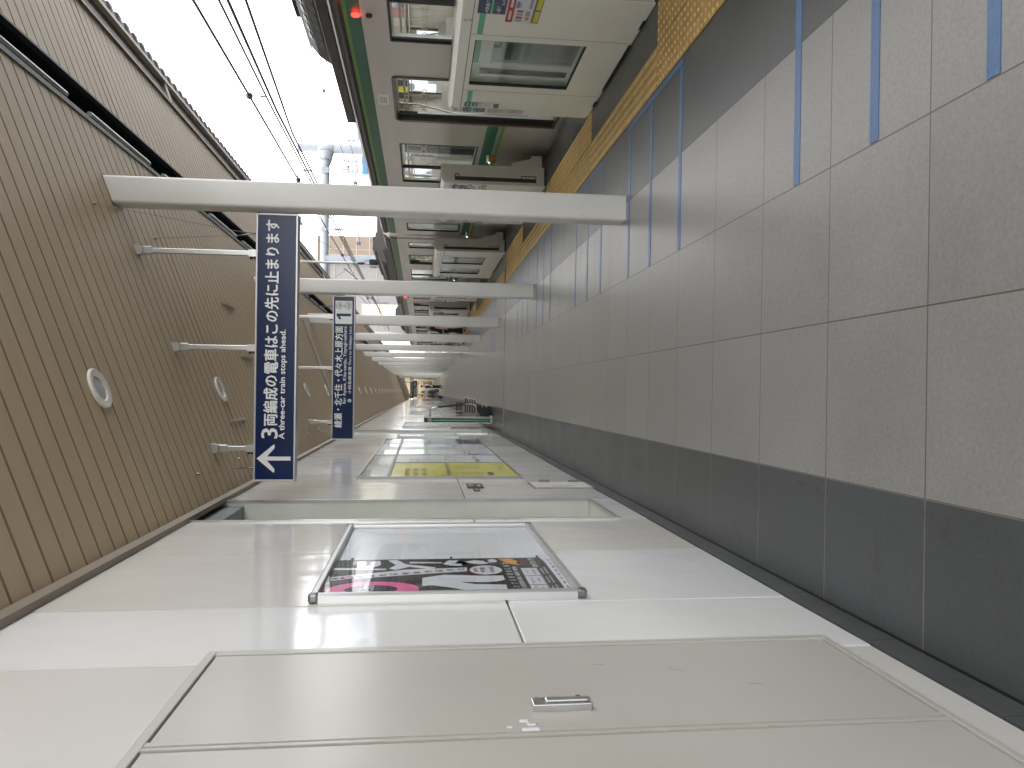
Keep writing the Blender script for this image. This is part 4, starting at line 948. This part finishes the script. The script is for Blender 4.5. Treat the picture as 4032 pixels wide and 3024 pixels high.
    sec_=[(3.70,2.50),(3.70,2.60),(3.78,2.74),(3.92,2.86),(4.1,2.90),(5.1,2.90),(5.28,2.86),(5.42,2.74),(5.5,2.60),(5.5,2.50)]
    vs=[(x,ya_,z) for x,z in sec_]+[(x,yb_-.25,z) for x,z in sec_]+[(4.6+(x-4.6)*.93,yb_,2.5+(z-2.5)*.85) for x,z in sec_]; n=len(sec_)
    a_.add(vs,[(i+j*n,i+1+j*n,i+1+n+j*n,i+n+j*n) for j in range(2) for i in range(n-1)]+[tuple(range(n)),tuple(range(2*n,3*n))[::-1]])
    a_=a_.build('air_conditioner',t)
    b=MB().m('black')
    for i in range(28):
        yy=ya_+.3+i*.2
        for (xa_,za_,xb_,zb_) in ((3.712,2.632,3.745,2.69),(3.80,2.765,3.845,2.80)): b.quad((xa_-.004,yy,za_+.003),(xa_-.004,yy+.13,za_+.003),(xb_-.004,yy+.13,zb_+.003),(xb_-.004,yy,zb_+.003))
    b.build('vent_slot',a_)
    b=MB().m('train_roof').tube([(4.2,ya_+.3,3.03),(4.2,yb_-1.1,3.03)],.012,5); b.tube([(4.5,ya_+.3,3.03),(4.5,yb_-1.1,3.03)],.012,5)
    for i in range(7): b.box(4.15,4.55,ya_+.4+i*.82,ya_+.47+i*.82,2.90,3.03)
    b.box(4.05,4.6,ya_,yb_-.6,2.90,2.945); b.build('roof_walkway',a_)
    b=MB().m('train_dark').bbox(3.31,3.42,y0+2,ym+3.6,2.40,2.50,.01); b.build('roof_duct',t)
    # lamps and number plate near mid car
    l1=MB().m('red_lamp').sphere((XA-.012,ym+.50,2.145),.028,.7,1.0,1.4); l1.build('side_lamp',t)
    l1=MB().m('dark_red').sphere((XA-.008,ym+.51,2.035),.030,.6,1,1); l1.build('side_lamp',t)
    pl=MB().m('paper').box(XA-.004,XA,ym+2.30,ym+2.60,1.945,2.06); pl=pl.build('number_plate',t)
    b=MB().m('ink_grey'); random.seed(3)
    for i in range(4): b.box(XA-.0055,XA-.0045,ym+2.36,ym+2.52+random.random()*.05,2.03-.02*i,2.041-.02*i)
    b.build('plate_marking',pl)
    pl=MB().m('alu').box(XA-.03,XA,y0+Lc-13.2,y0+Lc-13.0,1.96,2.03); pl.build('step_plate',t)
    b=MB().m('black').box(3.4,5.8,y0+1.2,y0+4.2,-1.0,-.2); b.box(3.4,5.8,y0+Lc-4.2,y0+Lc-1.2,-1.0,-.2); b.box(3.5,5.7,y0+6,y0+13,-.85,-.2); b.build('underframe',t)
    return t
CA=train_car(-3.53,'nearest stainless train car with open doors and a lit red side lamp')
for (yy,lab) in ((16.6,'second stainless train car, beyond the gap behind the second pillar'),(36.7,'third stainless train car, far down the platform behind the pillars')):
    c=copy_tree(CA); c.location=(4.6,yy+9.75,-1.06); c['label']=lab

# ================================================================ CATENARY
def arc(c,r,a0,a1,ax='xz',n=6): return [(c[0]+r*math.cos(R(a0+(a1-a0)*i/n)),c[1],c[2]+r*math.sin(R(a0+(a1-a0)*i/n))) for i in range(n+1)]
def portal(y,xl,xr_,ztop,zbeam,label,r=.245):
    t=thing('overhead_line_portal',label,'overhead line mast',(xr_,y,-1.2),'steel pipe portals over the tracks')
    MB().m('galv').tube([(xr_,y,-1.2),(xr_,y,ztop)],r,20).build('mast',t)
    b=MB().m('galv').tube([(1.5,y,zbeam),(xr_-.45,y,zbeam)],r*.93,18); b.build('beam',t)
    # junction cone with ribs
    b=MB().m('galv').lathe((xr_-.95,y,zbeam),(1,0,0),[(r*.94,0),(r*1.0,.02),(r*1.75,.62),(r*1.8,.76)],20)
    b.lathe((xr_,y,zbeam-r*1.9),(0,0,1),[(r*1.03,0),(r*1.15,.02),(r*1.15,r*3.7),(r*1.03,r*3.72)],20)
    for i in range(8):
        a=i*math.pi/4; b.box(xr_-.75,xr_-.25,y+math.cos(a)*r*1.5-.012,y+math.cos(a)*r*1.5+.012,zbeam+math.sin(a)*r*1.5-.012,zbeam+math.sin(a)*r*1.5+.012)
    b.m('steel_dark').lathe((xr_-.72,y,zbeam),(1,0,0),[(r*1.55,0),(r*1.62,.0),(r*1.62,.03),(r*1.55,.03)],20)
    b.build('joint',t)
    if y<50: MB().m('ink').text('15',(xr_-.82,y-r*.94,zbeam+.14),(0,0,-1),(1,0,0),w=.26,h=.2,bold=.02).build('number',t)
    MB().m('galv').tube([(xl,y-.0,zbeam),(xl,y,zbeam-4.8)],r*.93,16).build('drop_post',t)
    for (xb,sg,h_) in ((xr_-1.35,1,1.5),(xl+2.6,1,1.3),(xr_-1.2,-1,1.7),(xl+1.6,-1,1.9)):
        b=MB().m('galv')
        z=zbeam; q=[(xb,y-.25,z+sg*.15),(xb,y-.25,z+sg*(h_-.3))]+[(xb-.3+.3*math.cos(R(a)),y-.25,z+sg*(h_-.3+.3*math.sin(R(a)))) for a in (30,60,90)]+[(xb-.75,y-.25,z+sg*h_)]
        b.tube(q,.05,8); b.m('wire').lathe((xb-.75,y-.25,z+sg*h_-.12),(0,0,1),[(.07,0),(.11,.06),(.07,.12),(.11,.18),(.07,.24)],10); b.m('galv').box(xb-.08,xb+.08,y-.3,y+.25,z-.2,z+.2)
        b.build('bracket',t)
    return t
portal(45,7.45,13.65,8.6,7.08,'nearest grey steel pipe portal over the tracks, seen above the train roof')
portal(84,8.6,16.0,9.6,7.0,'farther pale steel pipe portal over the tracks behind the nearest one',.24)
tagw=lambda b,nm,lab: tag(b.build(nm),lab,'overhead wire','overhead wires above the tracks')
def wire(pts,r,lab,nm='overhead_wire'):
    b=MB().m('wire').tube(pts,[r*(1-.5*i/(len(pts)-1)) for i in range(len(pts))],5); return tagw(b,nm,lab)
def ext(p,q,y0,y1):
    f=lambda y:[p[i]+(q[i]-p[i])*(y-p[1])/(q[1]-p[1]) for i in range(3)]
    return [tuple(f(y0)),tuple(f(y1))]
tw=thing('feeder_wire','leftmost overhead wire above the train, carrying round black insulators','overhead wire',(4.6,12,4.3),'overhead wires above the tracks')
b=MB().m('wire').tube([(4.6,-8,4.32),(4.6,12.6,4.285),(4.6,60,4.30)],[.020,.019,.009],5); b.build('cable',tw)
for yy in (12.6,17.5,27.0,33.0,39.5):
    b=MB().m('wire').lathe((4.6,yy-.04,4.285),(0,1,0),[(.02,0),(.05,.015),(.055,.04),(.05,.065),(.02,.08)],14)
    b.tube([(4.6,yy,4.235),(4.6,yy,4.01)],.010,4)
    for zz in (4.06,4.08,4.10): b.lathe((4.6,yy,zz),(0,0,1),[(.02,0),(.02,.006)],8)
    b.build('insulator',tw)
wire(ext((4.6,9.54,3.986),(4.6,14.37,4.05),-8,13.0)+[(4.6,60,4.06)],.021,'thin overhead wire second from the left above the train')
wire(ext((4.6,9.53,3.882),(4.6,14.36,4.008),-8,13.2)+[(4.64,60,4.03)],.027,'thick overhead wire third from the left, crossing the second one')
wire(ext((4.6,9.5,3.669),(4.6,14.34,3.907),-8,14.3)+[(4.6,60,4.0)],.024,'overhead wire nearest the train roof over the near track, fourth from the left')
wire([(8.5,-8,4.30),(8.5,18.7,4.356),(8.5,26.3,4.457),(8.5,70,4.5)],.022,'thin far overhead wire with small insulators, left one of the far pair')
wire([(8.5,-8,4.05),(8.5,20.3,4.10),(8.5,70,4.11)],.022,'thin far overhead wire just above the train roof, right one of the far pair')
tw=thing('dropper','small insulated dropper joining the two thin far overhead wires','overhead wire',(8.5,22,4.3))
b=MB().m('wire')
for yy in (22.6,30.2,38): b.lathe((8.5,yy-.03,4.41),(0,1,0),[(.02,0),(.05,.02),(.05,.05),(.02,.07)],10); b.tube([(8.5,yy,4.38),(8.5,yy,4.11)],.004,4)
b.build('insulators',tw)
for i,(a_,c_) in enumerate((((5.6,40,6.4),(9.5,84,6.3)),((5.0,36,5.6),(9.0,88,5.2)),((6.6,50,6.2),(7.3,95,5.4)),((5.2,34,4.9),(10.5,90,6.6)))):
    wire([a_,tuple((a_[k]+c_[k])/2-(.25 if k==2 else 0) for k in range(3)),c_],.035,['sagging far wire left of the portal post, upper one','sagging far wire left of the portal post, lower one','far wire crossing in front of the cream building','rising far wire behind the second white pillar'][i])

# ================================================================ BEYOND THE TRACKS
nb=thing('noise_barrier','long pale trackside barrier wall beyond the tracks, seen through the train windows','wall',(12,40,-1.2))
b=MB().m('bld_white').box(11.9,12.1,-40,150,-1.2,1.35)
b.build('panels',nb)
b=MB().m('galv'); yy=-40
while yy<150: b.box(11.8,11.9,yy,yy+.12,-1.2,1.45); yy+=2.5
b.build('posts',nb)
def building(name,label,x0,x1,y0,y1,h,m,parts):
    t=thing(name,label,'building',((x0+x1)/2,y0,-1.2))
    MB().m(m).box(x0,x1,y0,y1,-1.2,h).build('wall',t); parts(t); return t
def pbrown(t):
    b=MB().m('bld_line')
    for i,z in enumerate((11.6,10.9,9.5,8.2,6.9,5.4)): b.box(12.9,15.53,79.97,80,z,z+.07)
    b.box(15.5,15.54,79.97,80.0,-1.2,12.0); b.box(12.9,15.5,79.97,80,3.0,3.05); b.box(14.2,14.24,79.972,80,-1.2,11.9); b.build('panel_joints',t)
    b=MB().m('bld_line').box(12.85,15.6,79.9,92,12.0,12.15); b.build('parapet',t)
building('brown_building','tall brown tiled building with pale joint lines behind the portal',12.9,15.5,80,92,12.0,'bld_brown',pbrown)
def pgrey(t):
    b=MB().m('bld_line')
    for z in (10.4,8.6,6.2): b.box(6,12.85,80.45,80.5,z,z+.06)
    b.build('panel_joints',t); b=MB().m('bld_line').box(6,12.88,80.4,92,11.0,11.12); b.build('parapet',t)
    b=MB().m('win_glass')
    for zz in (2.5,5.0): b.box(7.5,9.0,80.46,80.5,zz,zz+1.2)
    b.build('window',t)
building('grey_building','grey ribbed building joined to the left side of the brown tiled one',6,12.85,80.5,92,11.0,'bld_grey',pgrey)
def pcream(t):
    b=MB().m('bld_line')
    for z in (9.2,7.4,5.6,4.4): b.box(5.2,12.4,103.9,104,z,z+.08)
    b.build('panel_joints',t); MB().m('bld_cream').box(5.0,12.6,103.8,118,9.6,9.75).build('roof',t)
    b=MB().m('win_glass')
    for x in (6.2,8.2,10.4): b.box(x,x+.9,103.93,104,6.1,7.0)
    b.build('window',t)
# move it in front of the grey block's line of sight gap
def pcream2(t):
    b=MB().m('bld_line')
    for z in (6.05,5.2,4.3): b.box(5.0,7.2,61.96,62,z,z+.05)
    b.build('panel_joints',t); MB().m('bld_line').box(4.95,7.25,61.9,66,6.5,6.6).build('roof',t)
    b=MB().m('win_glass').box(5.6,6.2,61.97,62,2.6,3.4); b.build('window',t)
building('cream_building','pale yellow building seen between the second and third pillars above the train',6.35,7.2,66,74,6.5,'bld_cream',lambda t:(MB().m('bld_line').box(6.3,7.25,65.95,74,6.5,6.62).build('roof',t),MB().m('bld_line').box(6.36,7.19,65.97,66,5.1,5.16).build('panel_joints',t)))
def pbb(t):
    pass
bt=thing('billboard_tower','blue lattice billboard frame with white and blue panels beyond the train roof','billboard',(26,90,-1.2))
b=MB().m('billboard').box(24.6,28.4,90,90.3,7.6,8.55); b.m('bld_white').box(24.6,28.4,90,90.3,8.6,9.05); b.build('panel',bt)
b=MB().m('lattice')
for x in (24.8,26.0,27.2,28.4): b.tube([(x,90.1,-1.2),(x,90.1,10.6)],.07,5)
for z in (9.1,9.6,10.1,10.6): b.tube([(24.6,90.1,z),(28.6,90.1,z)],.05,5)
for i in range(8): x=24.6+i*.5; b.tube([(x,90.1,9.1),(x+.5,90.1,10.6)],.035,4); b.tube([(x+.5,90.1,9.1),(x,90.1,10.6)],.035,4)
b.build('frame',bt)
building('white_building','pale white building beyond the train roof right of the billboard frame',29.2,33,95,110,9.4,'bld_white',lambda t:(MB().m('bld_line').box(29.1,33.1,94.9,110,9.4,9.5).build('roof',t),MB().m('win_glass').box(30,32,94.97,95,6,7).build('window',t)))
building('low_building','low pale office block across the tracks behind the barrier wall',18,30,8,60,4.2,'bld_white',lambda t:[MB().m('win_glass').box(17.95,18,10+i*4,12.4+i*4,2.2,3.5).build('window',t) for i in range(12)])

# ================================================================ END OF THE PLATFORM
ew=thing('end_building','cream lit concourse closing the far end of the platform','building',(1,112,0))
MB().m('cream_wall').box(-.8,3.4,112,112.3,0,3.9).build('wall',ew)
b=MB().m('brown_wall').box(-.6,1.3,111.9,112,0.1,2.2); b.m('cream_wall').box(-.35,.9,111.85,111.9,.1,2.0); b.build('doorway',ew)
b=MB().m('board_tan').box(.9,1.3,111.8,111.9,1.3,1.9); b.build('notice',ew)
b=MB().m('int_light').box(-.4,1.5,110,111,2.9,2.95); b.build('ceiling_light',ew)
sw=thing('side_screen','white panel screen wall along the track side near the far end','wall',(1.6,95,0))
for i in range(10): MB().m('panel_white').box(1.56,1.62,80+i*3.2,83.15+i*3.2,.02,2.4).build('wall_panel',sw)
MB().m('dark_grey').box(1.55,1.555,88,90,1.5,1.62).build('plate',sw)
tag(MB().m('pillar_white').bbox(1.25,1.55,68,68.6,2.35,2.75,.02).build('speaker_box'),'small cream box mounted high by the far pillars','speaker box')

# ================================================================ BENCHES
def bench(yb,lab1,lab2):
    t=thing('screen_post',lab1,'post',(-.62,yb,zf(-.62)))
    z0=zf(-.6)
    b=MB().m('black').box(-.672,-.574,yb,yb+.9,z0+.03,1.492); b=b.build('panel',t)
    q=MB().m('alu').box(-.682,-.672,yb-.002,yb+.9,z0+.03,1.49); q.box(-.574,-.565,yb-.002,yb+.9,z0+.03,1.475); q.m('psd_beige').bbox(-.70,-.52,yb-.03,yb+.93,z0,z0+.06,.005); q.build('frame',t)
    MB().m('mint').box(-.636,-.614,yb-.003,yb,z0+.08,1.31).build('green_stripe',t)
    q=MB().m('sign_white'); q.box(-.665,-.583,yb-.0025,yb,1.335,1.41)
    q.m('black').box(-.66,-.588,yb-.004,yb-.0026,1.34,1.405); q.m('sign_white')
    q.lathe((-.624,yb-.004,1.392),(0,-1,0),[(.008,0),(.008,.0008)],10); q.poly([(-.645,yb-.005,1.352),(-.618,yb-.005,1.352),(-.600,yb-.005,1.36),(-.615,yb-.005,1.383),(-.632,yb-.005,1.383)][::1]); q.build('seat_symbol',t)
    t2=thing('platform_bench',lab2,'bench',(-.35,yb+.4,zf(-.35)))
    yc=yb+.10
    b=MB().m('steel').tube([(-.56,yc,1.365),(-.45,yc,1.362)]+[(-.45+.10*math.sin(R(a)),yc,1.262+.10*math.cos(R(a))) for a in (20,45,70)]+[(-.345,yc,1.22),(-.265,yc,.55)]+[(-.345+.08*math.cos(R(a)),yc,.455+.10*math.sin(R(a))) for a in (-10,-40,-70)]+[(-.40,yc,.357),(-.56,yc,.352)],.016,12); b.build('rail',t2)
    MB().m('rubber').tube([(-.343,yc,1.205),(-.272,yc,.61)],.021,12).build('rail_grip',t2)
    b=MB().m('leather')
    for i in range(5):
        z=.77-.03*i; b.bbox(-.55,-.235,yb+.62-.02*i,yb+.66-.02*i,z-.012,z+.010,.004)
    b.build('backrest',t2)
    b=MB().m('leather')
    for i in range(5):
        z=.575-.045*i; b.bbox(-.46,-.150-.006*i,yb+.50-.10*i,yb+.56-.10*i,z-.016,z+.012,.006)
    for i in range(5): z=.575-.045*i; b.m('steel').bbox(-.150-.006*i,-.128-.006*i,yb+.49-.10*i,yb+.57-.10*i,z-.018,z+.014,.004)
    b.build('seat',t2)
    b=MB().m('steel_dark')
    for x in (-.52,-.44): b.tube([(x,yb+.6,.8),(x,yb+.5,.55),(x,yb+.1,.36),(x,yb+.4,.1),(x,yb+.4,zf(x))],.014,6)
    b.build('seat_frame',t2)
    b=MB().m('rubber').extr([(-.54,yb+.1,.03),(-.345,yb+.1,.03),(-.30,yb+.1,.10),(-.345,yb+.1,.13),(-.28,yb+.1,.18),(-.345,yb+.1,.22),(-.27,yb+.1,.27),(-.345,yb+.1,.30),(-.26,yb+.1,.335),(-.40,yb+.1,.345),(-.54,yb+.1,.25)],(0,.55,0)); b.build('base',t2)
bench(17.1,'black post panel with a green stripe and a seat symbol by the left wall','black slatted bench with a bent steel rail, behind the green-striped post')
bench(57.5,'distant green-striped black post by the left wall beside the standing people','distant black bench with a steel rail beside the standing people')

# ================================================================ PEOPLE
def skin_mesh(name,verts,edges,m,parent,sub=2,root=0):
    me=bpy.data.meshes.new(name); me.from_pydata([v[:3] for v in verts],edges,[]); me.update()
    o=bpy.data.objects.new(name+'_src',me); col.objects.link(o)
    md=o.modifiers.new('s','SKIN'); md.use_smooth_shade=True; md.branch_smoothing=.6
    if not me.skin_vertices: me.skin_vertices.new()
    for i,v in enumerate(verts):
        r=v[3]; me.skin_vertices[0].data[i].radius=r if isinstance(r,tuple) else (r,r)
    me.skin_vertices[0].data[root].use_root=True
    s=o.modifiers.new('u','SUBSURF'); s.levels=sub; s.render_levels=sub
    dg=bpy.context.evaluated_depsgraph_get(); dg.update()
    ev=o.evaluated_get(dg); nm=bpy.data.meshes.new_from_object(ev)
    bpy.data.objects.remove(o)
    nm.name=name; nm.materials.clear(); nm.materials.append(MT[m])
    for p in nm.polygons: p.use_smooth=True; p.material_index=0
    q=bpy.data.objects.new(name,nm); col.objects.link(q); q.parent=parent; return q
def person(x,y,face,h,label,top='cloth_navy',sleeve='cloth_white',legs='cloth_black',hair='short',stride=.10,armL=None,armR=None,mask=False,skirt=None,lean=0):
    "face: heading in degrees, 0 looks along -y (to the camera)"
    t=thing('person',label,'person',(x,y,zf(x)))
    k=h/1.70
    aL=armL or ((.26,.02,1.12),(.28,.0,.86)); aR=armR or ((-.26,.02,1.12),(-.28,.0,.86))
    # local: x right, y forward(away from face -y), z up.  faces -y
    def P(v,r): 
        yy=v[1]-lean*max(0,v[2]-.9); return (v[0]*k,yy*k,v[2]*k,tuple(q*k for q in r) if isinstance(r,tuple) else r*k)
    V=[P((0,0,.95),(.145,.10)),P((0,0,1.12),(.125,.095)),P((0,0,1.30),(.15,.105)),P((0,0,1.40),(.12,.09)),P((0,0,1.47),.052),P((0,-.01,1.53),.052),P((0,-.012,1.60),(.078,.095)),P((0,-.01,1.675),(.062,.075))]
    E=[(i,i+1) for i in range(7)]
    hands=[]
    for s,a in ((1,aL),(-1,aR)):
        b0=len(V); V+= [P((s*.165,0,1.38),.052),P(a[0],.038),P(a[1],.027)]; E+=[(3,b0),(b0,b0+1),(b0+1,b0+2)]
        e=Vector(a[0]);w_=Vector(a[1]); d=(w_-e).normalized(); hp=w_+d*.07; V.append(P(tuple(hp),(.036,.018))); E.append((b0+2,b0+3))
        for i,l in enumerate((.062,.074,.068,.052)):
            off=Vector((0,(i-1.5)*.018,0)); m1=hp+off+d*.03; m2=m1+d*l*.5+Vector((-s*.006,0,0)); m3=m2+d*l*.5+Vector((-s*.014,0,0))
            c=len(V); V+=[P(tuple(m1),.0095),P(tuple(m2),.0085),P(tuple(m3),.0075)]; E+=[(b0+3,c),(c,c+1),(c+1,c+2)]
        c=len(V); m1=w_+d*.03+Vector((0,-.035,0)); m2=m1+d*.035+Vector((0,-.015,0)); V+=[P(tuple(m1),.011),P(tuple(m2),.009)]; E+=[(b0+2,c),(c,c+1)]
    feet=[]
    for s in (1,-1):
        b0=len(V); st=stride*s
        V+= [P((s*.09,0,.88),.088),P((s*.095,-st*.5-.02,.50),.06),P((s*.10,st*.9,.10),.042),P((s*.10,st*.9-.02,.055),.040),P((s*.11,st*.9-.16,.035),(.042,.026))]; E+=[(0,b0),(b0,b0+1),(b0+1,b0+2),(b0+2,b0+3),(b0+3,b0+4)]
    body=skin_mesh('body',V,E,'skin',t)
    # clothing follows the same joints, slightly fuller
    def sub(idx,edges,grow,m,name,root=0):
        vs=[]
        for i in idx:
            v=V[i]; r=v[3]; r=tuple(q+grow*k for q in r) if isinstance(r,tuple) else r+grow*k; vs.append((v[0],v[1],v[2],r))
        return skin_mesh(name,vs,edges,m,t,2,root)
    A0=8; AL=[8,9]; nper=4+12+2
    a2=8+nper
    sub([0,1,2,3],[(0,1),(1,2),(2,3)],.014,top,'top')
    for a in (8,a2): 
        v0,v1=V[a],V[a+1]; mid=tuple((v0[i]+v1[i])/2 for i in range(3))+((.05*k),)
        skin_mesh('sleeve',[(v0[0]*.75,v0[1],v0[2]+.01,.062*k),(v0[0],v0[1],v0[2],.062*k),mid,(v1[0],v1[1],v1[2]+.02*k,.047*k)],[(0,1),(1,2),(2,3)],sleeve,t)
    l0=8+2*nper
    for a in (l0,l0+5):
        sub([a,a+1,a+2],[(0,1),(1,2)],.016,legs,'trouser_leg')
        sub([a+3,a+4],[(0,1)],.008,'leather','shoe')
    sub([0],[], .0,legs,'x') if False else None
    hp_=MB().m(legs).sphere((0,0,.95*k),.15*k,1.05,.78,.75); o=hp_.build('trouser_seat'); o.parent=t
    if skirt:
        q=MB().m(skirt).lathe((0,0,1.05*k),(0,0,-1),[(.12*k,0),(.16*k,.15*k),(.24*k,.65*k)],20); o=q.build('skirt'); o.parent=t
    hy=-lean*.7*k-.012*k
    hb=MB().m('hair').sphere((0,hy+.022*k,1.645*k),.098*k,.92,1.0,1.0); hb.sphere((0,hy-.0*k,1.685*k),.085*k,.95,1.05,.75)
    if hair=='long': hb.sphere((0,hy+.06*k,1.50*k),.09*k,1.0,.5,2.0)
    o=hb.build('hair'); o.parent=t
    fb=MB().m('ink')
    for s in (1,-1): fb.sphere((s*.030*k,hy-.088*k,1.615*k),.008*k)
    if mask: fb.m('poster_white').sphere((0,hy-.068*k,1.570*k),.050*k,1.0,.75,.85)
    else: fb.m('crimson').sphere((0,hy-.088*k,1.555*k),.018*k,1,.3,.35)
    fb.m('skin').sphere((0,hy-.103*k,1.590*k),.013*k,.8,1,1.4)
    for s in (1,-1): fb.sphere((s*.080*k,hy,1.60*k),.02*k,.4,.8,1.2)
    o=fb.build('face'); o.parent=t
    t.rotation_euler=(0,0,R(face)); return t
person(.37,58.2,-55,1.60,'standing person in a navy vest and white mask with short black hair',mask=True,armL=((.27,-.06,1.14),(.34,-.22,.92)),armR=((-.26,-.02,1.12),(-.20,-.16,.90)),stride=.05)
person(-.06,74,180,1.58,'person with long dark hair and a blue dress walking away, middle of the far group',top='cloth_mint',sleeve='cloth_mint',hair='long',skirt='cloth_blue')
person(-.42,74.5,170,1.55,'person in a pale pink top and patterned skirt by the far bench',top='cloth_pink',sleeve='cloth_pink',skirt='cloth_print',hair='short')
person(1.66,29.2,90,1.62,'person in black with a white blouse queueing at the train door, mostly behind a pillar',top='cloth_black',sleeve='cloth_white',stride=.06,armL=((.2,-.1,1.14),(.12,-.3,1.1)))
person(2.20,28.4,100,1.63,'person in black clothes bending toward the open train door between two pillars',top='cloth_black',sleeve='cloth_black',stride=.05,lean=.35)
bg_=thing('shoulder_bag','black shoulder bag hanging beside the person in the navy vest','bag',(.05,58,.28))
MB().m('leather').bbox(-.07,.17,57.9,58.05,.30,.64,.04).build('body',bg_)
b=MB().m('leather').tube([(.0,57.98,.62),(.03,57.98,.80),(.07,57.98,.80),(.12,57.98,.62)],.010,6); b.build('strap',bg_)
MB().m('steel').box(.02,.08,57.893,57.9,.46,.50).build('buckle',bg_)
